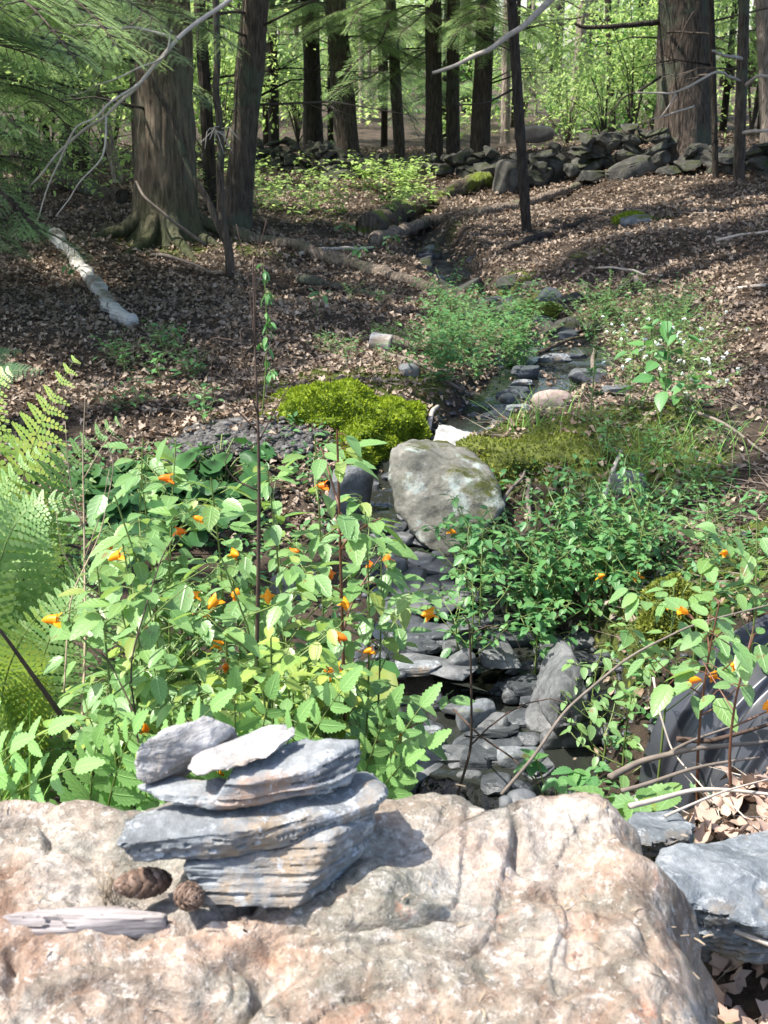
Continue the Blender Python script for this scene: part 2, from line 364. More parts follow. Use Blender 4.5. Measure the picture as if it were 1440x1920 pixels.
_Pm = np.hstack([np.ones((_n, 1)), _A]); _M = np.block([[_K, _Pm], [_Pm.T, np.zeros((3, 3))]])
_W = np.linalg.solve(_M, np.concatenate([CT[:, 2], np.zeros(3)]))
SL = [(870,1480,2.86,.2,-.37),(930,1385,3.15,.28,-.355),(985,1300,3.38,.26,-.34),(985,1245,3.55,.2,-.29),(850,1200,3.66,.2,-.26),(830,1120,3.85,.15,-.22),(800,1060,4.1,.15,-.19),(735,985,4.45,.16,-.15),
      (760,880,4.95,.14,-.08),(850,830,5.15,.12,-.06),(945,775,5.45,.16,-.02),(1000,725,5.85,.24,.0),(1050,665,6.5,.26,.03),(1035,620,7.05,.22,.05),(955,585,7.6,.17,.03),(900,545,8.3,.13,.0),(840,500,9.3,.14,-.02),(800,440,11.,.14,.0),(760,385,13.2,.2,.1)]
SLP = np.array([[P(a, b, y)[0], y] for a, b, y, w_, z in SL]); SLW = np.array([s[3] for s in SL]); SLZ = np.array([s[4] for s in SL])
def stream(x, y):
    p = np.stack([x, y], -1).reshape(-1, 2); best = np.full(len(p), 1e9); z = np.zeros(len(p)); w_ = np.zeros(len(p))
    for i in range(len(SLP) - 1):
        a, b = SLP[i], SLP[i + 1]; d = b - a; t = np.clip(((p - a) @ d) / d.dot(d), 0, 1)
        q = np.hypot(*(p - a - t[:, None] * d).T); m_ = q < best
        best = np.where(m_, q, best); z = np.where(m_, SLZ[i] + t * (SLZ[i + 1] - SLZ[i]), z); w_ = np.where(m_, SLW[i] + t * (SLW[i + 1] - SLW[i]), w_)
    s = np.shape(x); return best.reshape(s), z.reshape(s), w_.reshape(s)
def H(x, y):
    x = np.asarray(x, float); y = np.asarray(y, float)
    xc = np.clip(x, -20, 20); yc = np.clip(y, -3, 62)
    A = np.stack([xc, yc], -1).reshape(-1, 2) / 10; z = np.empty(len(A))
    for i in range(0, len(A), 40000):
        a = A[i:i + 40000]; r2 = ((a[:, None] - _A[None]) ** 2).sum(-1)
        z[i:i + 40000] = _tps(r2) @ _W[:_n] + _W[_n] + a @ _W[_n + 1:]
    z = z.reshape(x.shape)
    p3 = np.stack([x, y, 0 * x], -1)
    z = z + .035 * fbm(p3, 1.7, 3, 3) * sstep(2, 5, y) + .012 * fbm(p3, 9, 3, 9)
    d, sz, sw = stream(x, y)
    dd = d + .05 * fbm(p3, 4, 3, 21)
    t = sstep(0, 1, (dd - sw) / .16)
    z = np.where(y < 13.5, (sz - .03 + .012 * fbm(p3, 14, 2, 5)) * (1 - t) + np.maximum(z, sz + .0) * t, z)
    return z
def hz(x, y): return float(H(np.array([x]), np.array([y]))[0])
def G(px, py, ymin=1.5):
    d = ray(px, py); Ys = np.concatenate([np.arange(ymin, 12, .02), np.arange(12, 60, .1)])
    pts = np.array([0, 0, CAMZ]) + d[None] * (Ys / d[1])[:, None]
    h = H(pts[:, 0], pts[:, 1]); below = np.nonzero(pts[:, 2] <= h)[0]
    if len(below) == 0: i = len(Ys) - 1
    else: i = below[0]
    return np.array([pts[i, 0], pts[i, 1], h[i]])
def axis(lo, hi, c0, c1, step, grow):
    a = list(np.arange(c0, c1 + step / 2, step)); s = step; x = a[-1]
    while x < hi: s *= grow; x += s; a.append(x)
    s = step; x = a[0]; b = []
    while x > lo: s *= grow; x -= s; b.append(x)
    return np.array(b[::-1] + a)
xs = axis(-90, 90, -2.6, 2.8, .028, 1.045); ys = axis(-12, 140, 1.6, 8.2, .03, 1.03)
XX, YY = np.meshgrid(xs, ys); ZZ = H(XX, YY)
mb = MB(); mb.grid(np.stack([XX, YY, ZZ], -1))
ground = tag(mb.build('ground', MT['floor'], smooth=True), kind='structure')
d, sz, sw = stream(XX, YY)
wet = (1 - sstep(-.02, .10, d - sw)) * (YY < 12.5)  # wet bed by the water; farther up its dark colour imitates gully shade
mx_ = np.zeros_like(XX)
def blob(px, py, rx, ry, z=0):
    global mx_
    c = G(px, py); mx_ = np.maximum(mx_, np.exp(-(((XX - c[0]) / rx) ** 2 + ((YY - c[1]) / ry) ** 2)))
for a in [(1080,840,.5,.4),(1150,800,.5,.3),(1000,860,.3,.25),(1200,900,.35,.25),(1250,1150,.2,.3),(1400,1040,.3,.2),(900,560,.3,.2),(1190,415,.25,.15),(1110,475,.2,.12),(320,460,.7,.4),(1010,590,.25,.25),(700,420,.8,.5),(640,720,.45,.3)]:
    blob(*a)
mx_ = mx_ + .35 * fbm(np.stack([XX, YY, 0 * XX], -1), 6, 3, 77) * (mx_ > .15)
for nm, arr in (('wet', wet), ('moss', mx_)):
    at = ground.data.attributes.new(nm, 'FLOAT', 'POINT'); at.data.foreach_set('value', np.clip(arr, 0, 1).astype(np.float32).ravel())

# water following the channel
pts = []
cl = [SLP[0] + (SLP[0] - SLP[1]) * 1.2]; zl = [SLZ[0]]; wl = [SLW[0]]
for i in range(len(SLP) - 1):
    for t in np.linspace(0, 1, 12, endpoint=False):
        cl.append(SLP[i] * (1 - t) + SLP[i + 1] * t); zl.append(SLZ[i] * (1 - t) + SLZ[i + 1] * t); wl.append(SLW[i] * (1 - t) + SLW[i + 1] * t)
cl = cl[:150]; zl = zl[:150]; wl = wl[:150]
cl = np.array(cl); tn = np.gradient(cl, axis=0); tn /= np.linalg.norm(tn, axis=1)[:, None]; nr = np.stack([-tn[:, 1], tn[:, 0]], -1)
zl = np.round(np.array(zl) / .035) * .035
zl = np.convolve(np.pad(zl, 1, mode='edge'), [.2, .6, .2], 'valid')
off = np.linspace(-1, 1, 9)
g = np.zeros((len(cl), 9, 3)); g[..., :2] = cl[:, None] + nr[:, None] * (off[None, :, None] * (np.array(wl)[:, None, None] + .07)); g[..., 2] = zl[:, None] - .004
mb = MB(); mb.grid(g); tag(mb.build('water', MT['water'], smooth=True), kind='structure')
print('terrain', time.time() - T0)

# ------------------------------------------------------------ rocks
import bmesh
def ico(sub):
    bm = bmesh.new(); bmesh.ops.create_icosphere(bm, subdivisions=sub, radius=1)
    V = np.array([v.co[:] for v in bm.verts]); F = [[v.index for v in f.verts] for f in bm.faces]; bm.free()
    return V, np.array(F)
ICO = {k: ico(k) for k in (2, 3, 4, 5)}
def rock_shape(dims, seed, boxy=.55, cuts=9, sub=4, rough=.05, layer=0., cutr=(.62, .95)):
    r = np.random.default_rng(seed); V, F = ICO[sub]
    v = np.sign(V) * np.abs(V) ** boxy
    v = v / np.abs(v).max()
    for _ in range(cuts):
        n = r.normal(size=3); n[2] *= .6; n /= np.linalg.norm(n); dd = r.uniform(*cutr)
        m_ = np.maximum(0, v @ n - dd * np.abs(n).sum() ** .5); v = v - m_[:, None] * n * .92
    v = v / np.abs(v).max(0)
    dims = np.array(dims) / 2; s = dims.mean()
    nv = V + 0; q = v * dims / s
    v = v * dims
    v = v + nv * (rough * s * fbm(q + seed * 3.1, 1.6, 4, seed))[:, None]
    if layer:
        zl_ = np.stack([q[:, 0] * .5, q[:, 1] * .5, v[:, 2] / .008], -1)
        v[:, :2] += nv[:, :2] * (layer * fbm(zl_, 1, 2, seed + 5))[:, None]
    return v, F
def rock(name, center, dims, mat, seed, label=None, cat='stone', group=None, rot=(0, 0, 0), parent=None, **k):
    v, F = rock_shape(dims, seed, **k)
    M = np.array(Matrix.Identity(3)) if rot == (0, 0, 0) else np.array((Matrix.Rotation(rot[2], 3, 'Z') @ Matrix.Rotation(rot[0], 3, 'X') @ Matrix.Rotation(rot[1], 3, 'Y')))
    v = v @ M.T
    mb = MB(); mb.add(v, F.ravel(), np.full(len(F), 3))
    o = mb.build(name, MT[mat], parent, smooth=True)
    try: o.data.set_sharp_from_angle(angle=R(38))
    except Exception: pass
    o.location = Vector(center)
    if label: tag(o, label, cat, group)
    return o
def hull(name, groups, mat, label, cat='stone', group=None, vox=.0028, amp=.0045, layer=.003, ndir=None, seed=0):
    bmA = bmesh.new()
    for pts in groups:
        bm = bmesh.new()
        for p_ in pts: bm.verts.new(p_)
        r_ = bmesh.ops.convex_hull(bm, input=bm.verts)
        bmesh.ops.delete(bm, geom=list({g_ for g_ in r_['geom_interior'] + r_['geom_unused'] if isinstance(g_, bmesh.types.BMVert)}), context='VERTS')
        bmesh.ops.recalc_face_normals(bm, faces=bm.faces)
        me = bpy.data.meshes.new('t'); bm.to_mesh(me); bm.free(); bmA.from_mesh(me); bpy.data.meshes.remove(me)
    me = bpy.data.meshes.new('t'); bmA.to_mesh(me); bmA.free()
    o = bpy.data.objects.new('t', me); COL.objects.link(o)
    md = o.modifiers.new('r', 'REMESH'); md.mode = 'VOXEL'; md.voxel_size = vox
    dg = bpy.context.evaluated_depsgraph_get(); ev = o.evaluated_get(dg); m2 = bpy.data.meshes.new_from_object(ev)
    bpy.data.objects.remove(o); n = len(m2.vertices)
    co = np.empty(n * 3, np.float32); m2.vertices.foreach_get('co', co); co = co.reshape(-1, 3).astype(float)
    no = np.empty(n * 3, np.float32); m2.vertex_normals.foreach_get('vector', no); no = no.reshape(-1, 3).astype(float)
    # smooth slightly
    ed = np.empty(len(m2.edges) * 2, np.int32); m2.edges.foreach_get('vertices', ed); ed = ed.reshape(-1, 2)
    for _ in range(3):
        acc = np.zeros_like(co); cnt = np.zeros(n)
        np.add.at(acc, ed[:, 0], co[ed[:, 1]]); np.add.at(acc, ed[:, 1], co[ed[:, 0]]); np.add.at(cnt, ed[:, 0], 1); np.add.at(cnt, ed[:, 1], 1)
        co = co * .5 + .5 * acc / cnt[:, None]
    nd = np.array(ndir if ndir is not None else (0, .1, 1.)); nd /= np.linalg.norm(nd)
    t = co @ nd
    flat = co - t[:, None] * nd
    side = 1 - np.abs(no @ nd) ** 2
    lay = fbm(flat * 10 + (t[:, None] * nd) * 240, 1, 3, seed); lay = lay - 1.6 * (np.abs(noise(flat * 7 + (t[:, None] * nd) * 190, 1, seed + 9)) < .10)
    co = co + no * (amp * fbm(co, 18, 4, seed + 3))[:, None] + no * (layer * lay * side)[:, None]
    cen = co.mean(0); m2.vertices.foreach_set('co', (co - cen).astype(np.float32).ravel())
    m2.polygons.foreach_set('use_smooth', np.ones(len(m2.polygons), bool)); m2.update()
    m2.materials.clear(); m2.materials.append(MT[mat])
    try: m2.set_sharp_from_angle(angle=R(50))
    except Exception: pass
    ob = bpy.data.objects.new(name, m2); COL.objects.link(ob); ob.location = Vector(cen)
    return tag(ob, label, cat, group)

# foreground boulder: a height surface inside an outline, sides dropping to the ground
OUT = [P(-420,1500,1.30), P(-150,1488,1.36), P(200,1486,1.36), P(500,1490,1.37), P(780,1496,1.37), P(930,1502,1.35), P(975,1512,1.34), P(1040,1492,1.37), P(1100,1484,1.37), P(1150,1500,1.36), P(1195,1560,1.33), P(1225,1640,1.28), P(1295,1695,1.25), P(1312,1750,1.21), P(1300,1800,1.17), P(1330,1860,1.12), P(1340,1920,1.08), P(1330,2050,.98), P(1250,2300,.85), P(700,2500,.78), P(0,2400,.82), P(-450,2000,.98)]
OUT = np.array(OUT); OC = np.array([-.15, 1.1])
def outline_r(th):
    d_ = OUT[:, :2] - OC; a = np.arctan2(d_[:, 1], d_[:, 0]); r_ = np.hypot(*d_.T); o_ = np.argsort(a); a = a[o_]; r_ = r_[o_]
    a = np.concatenate([a[-1:] - 2 * np.pi, a, a[:1] + 2 * np.pi]); r_ = np.concatenate([r_[-1:], r_, r_[:1]])
    return np.interp(th, a, r_)
NB, NR = 560, 230
th = np.linspace(-np.pi, np.pi, NB, endpoint=False)
rr = outline_r(th); rr = rr * (1 + .02 * fbm(np.stack([np.cos(th) * 3, np.sin(th) * 3, 0 * th], -1), 2.5, 4, 5))
top = np.linspace(0.002, 1, 190) ** .85
# top rings then side rings
def btop(x, y):
    p3 = np.stack([x, y, 0 * x], -1)
    z = .629 + .016 * fbm(p3, 3.1, 3, 61) + .012 * fbm(p3, 9, 4, 62) + .003 * fbm(p3, 40, 3, 63)
    rid = np.abs(fbm(p3 * np.array([1, 1.4, 1]) + .06 * noise(p3, 9, 2)[..., None], 4, 3, 66)); z = z - .016 * np.clip(1 - rid / .16, 0, 1)
    rd2 = np.abs(fbm(p3 * np.array([1.5, 1, 1]), 9, 3, 67)); z = z - .004 * np.clip(1 - rd2 / .14, 0, 1) + .003 * np.abs(fbm(p3, 22, 3, 68)) + .0012 * fbm(p3, 70, 2, 69) + .012 * np.floor(2 * noise(p3 + .05 * noise(p3, 7, 4)[..., None], 3.3, 81)) / 2
    z = z + .02 * np.exp(-(((x - .27) / .10) ** 2 + ((y - 1.36) / .08) ** 2)) - .02 * np.exp(-(((x - .09) / .09) ** 2 + ((y - 1.2) / .09) ** 2)) \
          - .022 * np.exp(-(((x - .155) / .03) ** 2 + ((y - 1.345) / .05) ** 2)) - .10 * sstep(.26, .42, x) * sstep(1.35, 1.2, y) + .02 * np.exp(-(((x + .42) / .08) ** 2 + ((y - 1.2) / .07) ** 2)) \
          - .03 * sstep(1.05, .8, y) - .014 * np.exp(-(((x - .2) / .05) ** 2 + ((y - 1.25) / .03) ** 2))
    return z
ct, st_ = np.cos(th), np.sin(th)
rings = []
for t in top:
    x = OC[0] + rr * t * ct; y = OC[1] + rr * t * st_
    edge = rr * (1 - t)
    z = btop(x, y) - .045 * (1 - np.clip(edge / .07, 0, 1)) ** 2.2
    rings.append(np.stack([x, y, z], -1))
last = rings[-1]
for k in range(1, 40):
    s_ = k / 39; p_ = last.copy(); out = .02 * math.sin(min(1, s_ * 3) * math.pi / 2) + .09 * s_
    nz_ = fbm(np.stack([last[:, 0] * 5, last[:, 1] * 5, np.full(NB, s_ * 4)], -1), 1.3, 4, 71)
    p_[:, 0] += ct * (out + .035 * nz_ * min(1, s_ * 5)); p_[:, 1] += st_ * (out * .6 + .035 * nz_ * min(1, s_ * 5)); p_[:, 2] -= s_ * .68
    rings.append(p_)
mb = MB(); mb.grid(np.array(rings), True)
ob = mb.build('boulder', MT['quartzite'], smooth=True)
tag(ob, 'huge pink, orange and cream boulder carrying the stack of flat stones', 'boulder')

off = lambda p_, dy=0, dz=0, dx=0: np.array(p_) + np.array([dx, dy, dz])
GP = 'flat stones stacked in a small cairn'
A, B, C_, D, E, F_ = P(366,1702,1.115), P(551,1712,1.105), P(632,1567,1.16), P(340,1628,1.13), P(702,1532,1.215), P(672,1618,1.20)
hull('flat_stone', [[A, B, C_, D, E, F_, off(D, .16, .0), off(C_, .12, .0), off(A, .16, 0), off(F_, .03, -.01)]], 'slate', 'pale blue slate slab at the bottom of the stacked stones', group=GP, seed=1, layer=.002)
fl = [P(253,1618,1.13), P(370,1615,1.135), P(538,1592,1.15), P(700,1538,1.205)]
fu = [P(217,1583,1.125), P(317,1576,1.13), P(475,1556,1.14), P(702,1508,1.2)]
bk = [P(228,1538,1.165), P(330,1512,1.19), P(720,1486,1.22), P(684,1450,1.262), P(480,1482,1.225), P(560,1462,1.245)]
hull('flat_stone', [fl + fu + bk + [off(fl[0], .1), off(fl[3], .1)]], 'slate', 'long wide blue grey slab, second from the bottom of the stack', group=GP, seed=2, ndir=(-.1, .1, 1), layer=.003)
t1 = [P(253,1476,1.20), P(296,1500,1.18), P(401,1519,1.165), P(470,1512,1.17), P(265,1464,1.215), P(440,1462,1.21), P(300,1455,1.225), P(430,1500,1.165)]
t2 = [P(401,1516,1.168), P(496,1514,1.172), P(612,1490,1.195), P(655,1470,1.215), P(681,1424,1.245), P(673,1390,1.257), P(570,1382,1.276), P(415,1470,1.165), P(470,1466,1.168), P(575,1444,1.193), P(655,1400,1.245), P(440,1440,1.2), P(480,1400,1.25)]
hull('flat_stone', [t1, t2], 'slate_rust', 'thick slab with an orange rust stain, under the two topmost stones', group=GP, seed=3, layer=.003)
q4 = [(245,1424,1.2),(259,1391,1.2),(380,1342,1.25),(434,1366,1.26),(401,1397,1.23),(311,1454,1.2),(274,1472,1.19),(251,1462,1.19)]
hull('flat_stone', [[P(*q) for q in q4] + [off(P(*q), .04, -.035, .008) for q in q4]], 'slate_pale', 'rough lavender grey stone leaning at the top left of the stack', group=GP, seed=4, ndir=(.5, -.3, 1), amp=.005, layer=.0012)
q5 = [(348,1440,1.18),(366,1457,1.17),(459,1438,1.18),(533,1411,1.2),(559,1380,1.24),(549,1357,1.27),(507,1360,1.27),(369,1426,1.22),(430,1395,1.26)]
hull('flat_stone', [[P(*q) for q in q5] + [off(P(348,1440,1.18), .03, -.004), off(P(459,1438,1.18), .05, -.006), off(P(533,1411,1.2), .05, -.004)]], 'slate_pale', 'smaller pale flat stone lying topmost in the middle of the stack', group=GP, seed=5, ndir=(-.3, 0, 1), amp=.004, layer=.0015)
# driftwood
dp = [P(2,1738,1.10), P(8,1768,1.09), P(315,1732,1.11), P(225,1718,1.13), P(60,1722,1.13), P(310,1740,1.10), P(230,1748,1.095), P(8,1750,1.12), P(120,1763,1.09), P(200,1722,1.12)]
dw = hull('driftwood', [[off(p_, 0, .014) for p_ in dp] + [off(p_, .0, -.012) for p_ in dp]], 'slate', 'bleached grey splinter of driftwood lying on the boulder', 'driftwood', ndir=(0, 1, .3), layer=.003, amp=.001, vox=.0025, seed=9)
m = N('bleached_wood'); m.col(m.ramp(m.noise(3, 6, .7, m.co((4, 60, 60))), [(.3, (.12, .10, .095)), (.5, (.28, .25, .24)), (.7, (.40, .365, .35))])).rough(.85); m.bump(m.noise(3, 6, .7, m.co((4, 60, 60))), .8, .004); MT['driftwood'] = m.m
dw.data.materials.clear(); dw.data.materials.append(m.m)
# pine cones
m = N('cone_scale'); m.col(m.ramp(m.island(), [(0, (.045, .028, .02)), (.6, (.12, .075, .052)), (1, (.24, .17, .13))])).rough(.75); MT['cone'] = m.m
def cone(c, L, r_, rot, label):
    mb = MB(); th_ = np.linspace(0, 1, 16)
    mb.tube(np.stack([0 * th_, 0 * th_, (th_ - .5) * L], -1), r_ * .45 * np.sin(np.clip(th_, .02, .98) * np.pi) ** .5, 10)
    tv = np.array([[-.28, 0, 0], [.28, 0, 0], [.5, .65, .12], [.28, 1, .3], [-.28, 1, .3], [-.5, .65, .12], [0, .6, -.1], [-.28, .0, .12], [.28, 0, .12], [.42, .65, .24], [.2, .95, .42], [-.2, .95, .42], [-.42, .65, .24]])
    tf = [(0, 1, 2, 6), (0, 6, 5), (6, 2, 3, 4), (6, 4, 5), (7, 12, 9, 8), (12, 11, 10, 9), (2, 9, 10, 3), (3, 10, 11, 4), (4, 11, 12, 5), (5, 12, 7, 0), (1, 8, 9, 2)]
    tpl = (tv, [i for f in tf for i in f], [len(f) for f in tf]); n = 72; k = np.arange(n); t = (k + .5) / n
    s_ = r_ * (.35 + .75 * np.sin(t ** .8 * np.pi) ** .7) ; yaw = k * 2.39996
    M = rotm(yaw, .2 + t * .9, 0 * t, s_); 
    Tt = np.stack([0 * t, 0 * t, (t * .92 - .5) * L], -1); mb.inst(tpl, M, Tt)
    o = mb.build('pine_cone', MT['cone']); o.location = Vector(c); o.rotation_euler = rot
    return tag(o, label, 'pine cone', 'pine cones beside the stacked stones')
c0 = P(272,1658,1.14); cone((c0[0], c0[1], c0[2] + .002), .062, .021, (R(80), 0, R(-65)), 'larger open brown pine cone beside the bottom slab')
c0 = P(352,1680,1.115); cone((c0[0], c0[1], c0[2]), .042, .019, (R(60), R(25), R(20)), 'smaller round pine cone tucked against the bottom slab')
r = np.random.default_rng(19); n = 130; x = r.uniform(-.7, .42, n); y = r.uniform(.85, 1.34, n); mb = MB()
mb.inst((np.array([[-.5, -.06, 0], [.5, -.04, .02], [.5, .05, 0], [0, .09, .05], [-.5, .05, 0]]), [0, 1, 2, 3, 4], [5]), rotm(r.uniform(0, 6.28, n), r.normal(0, .2, n), r.normal(0, .2, n)) * r.uniform(.005, .015, n)[:, None, None], np.stack([x, y, btop(x, y) + .0025], -1))
tag(mb.build('needle_litter', MT['dry']), 'tiny dry needles and leaf crumbs lying on the boulder', 'litter', kind='stuff')
mb = MB()
for i in range(26):
    a = P(215 + r.uniform(-22, 14), 1700 + r.uniform(-12, 12), 1.13) + [0, 0, .004]; b = a + [r.uniform(-.03, .02), r.uniform(0, .03), r.uniform(.01, .05)]; mb.tube(np.array([a, (a + b) / 2 + [r.uniform(-.01, .01), 0, .006], b]), [.0006, .0005, .0003], 3)
tag(mb.build('dry_grass_wisp', MT['dry']), 'wisp of dry grass beside the pine cones', 'grass')
# stones on top of the back edge of the boulder
def onboulder(px, py, Y, dims, mat, seed, label, **k):
    c = P(px, py, Y); return rock('pebble', (c[0], c[1], float(btop(np.array(c[0]), np.array(c[1]))) + dims[2] * .3), dims, mat, seed, label, 'pebble', **k)
def sizeat(p_, wpx, hpx):
    _, _, dep = proj(p_); return wpx * dep / FPX, hpx * dep / FPX
def place(name, px, py, wpx, hpx, mat, seed, label, cat='stone', group='stones lying in the stream bed', depth=1., rot=(0, 0, 0), flat=1., sink=.25, **k):
    """px,py: centre of the stone in the photo; the stone rests on the ground under it"""
    g_ = G(px, py + hpx * .35); w_, h_ = sizeat(g_, wpx, hpx)
    ang = math.atan2(CAMZ - g_[2], g_[1])
    dy = w_ * depth * .6
    dz = max(.012, (h_ - dy * math.sin(ang)) / math.cos(ang)) * flat if h_ > dy * math.sin(ang) + .01 else h_ * .5 * flat
    dd_, wz_, ww_ = stream(np.array([g_[0]]), np.array([g_[1]]))
    if dd_[0] < ww_[0] + .05: g_[2] = max(g_[2], float(wz_[0]) - .004); dz = max(dz, .032); sink = .12
    return rock(name, (g_[0], g_[1] + dy * .15, g_[2] + dz * (.5 - sink)), (w_ * 1.05, dy, dz), mat, seed, label, cat, group, rot, **k)
SLB = dict(boxy=.42, cuts=12, rough=.04, layer=.004)
for a in [
 ('stone', 817,1297,150,52,'stone_grey',11,'long pale grey slab lying across the stream, largest of the flat stones',.9,(0,R(6),R(-6)),SLB),
 ('stone', 785,1247,85,40,'slate',12,'flat square-edged slab just behind the long pale slab',.9,(0,0,R(3)),SLB),
 ('stone', 838,1206,78,48,'slate_dark',13,'dark wet rock upstream of the flat grey slabs',1.,(0,0,.3),{}),
 ('stone', 866,1254,56,50,'stone_grey',14,'tilted wedge-shaped grey stone behind the long slab',.8,(0,R(-25),.4),{}),
 ('stone', 898,1281,52,34,'stone_grey',15,'small smooth triangular stone resting at the end of the long slab',.9,(0,0,.2),{}),
 ('stone', 890,1352,84,64,'stone_greymoss',16,'squat grey block with a mossy left face in the stream',.8,(0,0,.5),{}),
 ('stone', 862,1433,128,54,'stone_grey',17,'broad flat grey slab in front of the mossy block',.9,(0,0,R(-4)),SLB),
 ('stone', 745,1456,80,56,'slate',18,'angular striped slate chunk right behind the boulder edge',.9,(R(10),R(-14),R(25)),SLB),
 ('stone', 880,1479,48,26,'stone_grey',19,'pale rounded pebble between the flat slab and the boulder',.9,(0,0,0),dict(boxy=.9,cuts=2)),
 ('stone', 718,1345,74,70,'stone_grey',20,'rounded grey stone behind the lobed fern leaves',.8,(0,0,0),{}),
 ('stone', 730,1415,90,40,'slate_dark',21,'dark wedge of slate in the shade beneath the rounded grey stone',.9,(0,R(8),.2),SLB),
 ('stone', 790,1380,90,22,'slate_dark',22,'thin dark slate sliver sloping into the water',.6,(0,R(18),.1),SLB),
 ('stone', 800,1395,60,18,'slate',23,'small jagged slate flake beside the thin sliver',.9,(0,0,.1),SLB),
 ('stone', 975,1436,84,62,'stone_greymoss',24,'low rounded stone with olive moss at the pool edge',.8,(0,0,0),{}),
 ('stone', 1040,1400,56,48,'stone_grey',25,'small blunt grey stone touching the long slab by the pipe',.9,(0,0,.3),{}),
 ('stone', 1098,1392,140,52,'stone_grey',26,'long grey slab lying between the pool and the pipe',.6,(0,R(-5),R(8)),SLB),
 ('stone', 826,1097,62,18,'slate_dark',27,'uppermost of three dark ledge slabs in the narrow channel',.7,(0,0,0),SLB),
 ('stone', 830,1115,70,20,'slate_dark',28,'middle of three dark ledge slabs in the narrow channel',.7,(0,0,.05),SLB),
 ('stone', 838,1138,62,32,'slate_dark',29,'lowest and thickest of three dark ledge slabs',.7,(0,0,.1),SLB),
 ('stone', 792,1222,34,14,'stone_grey',30,'little oval stone beside the dark wet rock',.9,(0,0,0),dict(boxy=.9,cuts=2)),
 ('stone', 938,1273,62,20,'stone_grey',31,'narrow bar-shaped stone at the rim of the small cascade',.5,(0,R(8),R(-8)),{}),
 ('stone', 958,1322,34,34,'stone_grey',32,'rounded pale stone under the small cascade',.9,(0,0,0),dict(boxy=.8,cuts=3)),
 ('stone', 1015,1265,30,34,'slate',33,'upright brown slate chip standing at the right of the cascade',.6,(0,R(20),0),SLB),
 ('stone', 925,1308,34,20,'slate_dark',34,'small dark rock left of the cascade',.9,(0,0,0),{}),
 ('stone', 900,1190,46,34,'slate_dark',35,'black wet rock below the leafy bank',.9,(0,0,.2),{}),
 ('stone', 770,1160,50,36,'stone_grey',36,'cluster-side grey cobble left of the dark ledges',.9,(0,0,.2),{}),
 ('stone', 740,1090,46,56,'stone_grey',37,'angular grey stone half hidden by jewelweed at the channel edge',.8,(0,R(10),.3),{}),
 ('stone', 560,1095,100,74,'stone_grey',38,'blue grey stone seen through the middle of the jewelweed',.8,(0,0,.2),{}),
 ('stone', 655,935,90,110,'stone_grey',39,'grey stone under the overhang of the moss mound',.8,(0,0,.5),{}),
 ('stone', 1040,684,62,26,'slate',40,'blue grey slab in the middle of the upper stream',.8,(0,0,.1),SLB),
 ('stone', 988,703,58,28,'slate_dark',41,'dark smooth slab left of the middle slab in the upper stream',.8,(0,0,.0),SLB),
 ('stone', 1036,748,74,50,'stone_pink',42,'rounded pinkish stone sitting in the upper stream',.8,(0,0,0),dict(boxy=.8,cuts=4)),
 ('stone', 1100,716,72,36,'stone_grey',43,'broad grey stone at the right edge of the upper stream',.8,(0,0,.1),{}),
 ('stone', 958,746,58,22,'slate_dark',44,'flat dark stone left of the pinkish stone',.8,(0,0,.1),SLB),
 ('stone', 976,726,44,16,'slate',45,'thin flat stone just upstream of the flat dark stone',.8,(0,0,.1),SLB),
 ('stone', 972,764,44,18,'slate',46,'small flat stone against the lower left of the pinkish stone',.8,(0,0,.1),SLB),
 ('stone', 1078,676,50,14,'slate_dark',47,'thin dark slab at the far right of the upper stream',.8,(0,0,.1),SLB),
 ('stone', 1060,640,40,18,'slate_dark',48,'dark rock in the shaded head of the upper stream',.8,(0,0,.1),SLB),
 ('stone', 1160,730,60,26,'stone_grey',49,'grey stone below the white flowered plants',.8,(0,0,.1),{}),
 ('stone', 1180,905,70,60,'stone_grey',50,'half-buried stone on the grassy right bank',.8,(0,0,.1),{}),
 ]:
    nm, px, py, w_, h_, mt, sd, lb, dp_, rt, kw = a
    place(nm, px, py, w_, h_, mt, sd, lb, depth=dp_, rot=rt, **kw)
# tall boulder right of the pool
q = [(1018,1290,3.2),(1015,1335,3.12),(1040,1368,3.05),(1085,1362,3.05),(1105,1330,3.12),(1096,1260,3.25),(1075,1222,3.34),(1055,1215,3.36),(1035,1245,3.3)]
hull('stone', [[P(*a) for a in q] + [off(P(*a), .14, -.03) for a in q] + [P(1050,1300,3.05)]], 'stone_grey', 'tall smooth boulder leaning over the right side of the pool', 'boulder', vox=.007, amp=.006, layer=.002, seed=64)
# lichened boulder
LBO = [(735,836,4.42),(728,900,4.34),(742,960,4.27),(800,1030,4.16),(850,1052,4.14),(905,1005,4.16),(948,950,4.24),(930,890,4.36),(880,842,4.56),(830,822,4.66),(770,824,4.6),(760,848,4.34),(850,880,4.28)]
hull('boulder', [[P(*q) for q in LBO] + [off(P(750,900,4.35), .4, -.1), off(P(930,940,4.3), .4, -.1), off(P(820,1050,4.22), .35, -.05), off(P(900,1040,4.22), .3, -.1)]], 'stone_lichen', 'large squared boulder with pale lichen and moss beside the stream', 'boulder', vox=.010, amp=.008, layer=.0008, seed=60)
q = [(808,830,5.0),(822,795,5.25),(900,815,5.2),(905,845,5.0),(860,855,4.95),(840,797,5.3),(925,835,5.1)]
hull('stone', [[P(*a) for a in q] + [off(P(*a), .05, -.12) for a in q]], 'stone_white', 'bright white sunlit slab behind the lichened boulder', vox=.01, amp=.008, layer=.002, seed=61)
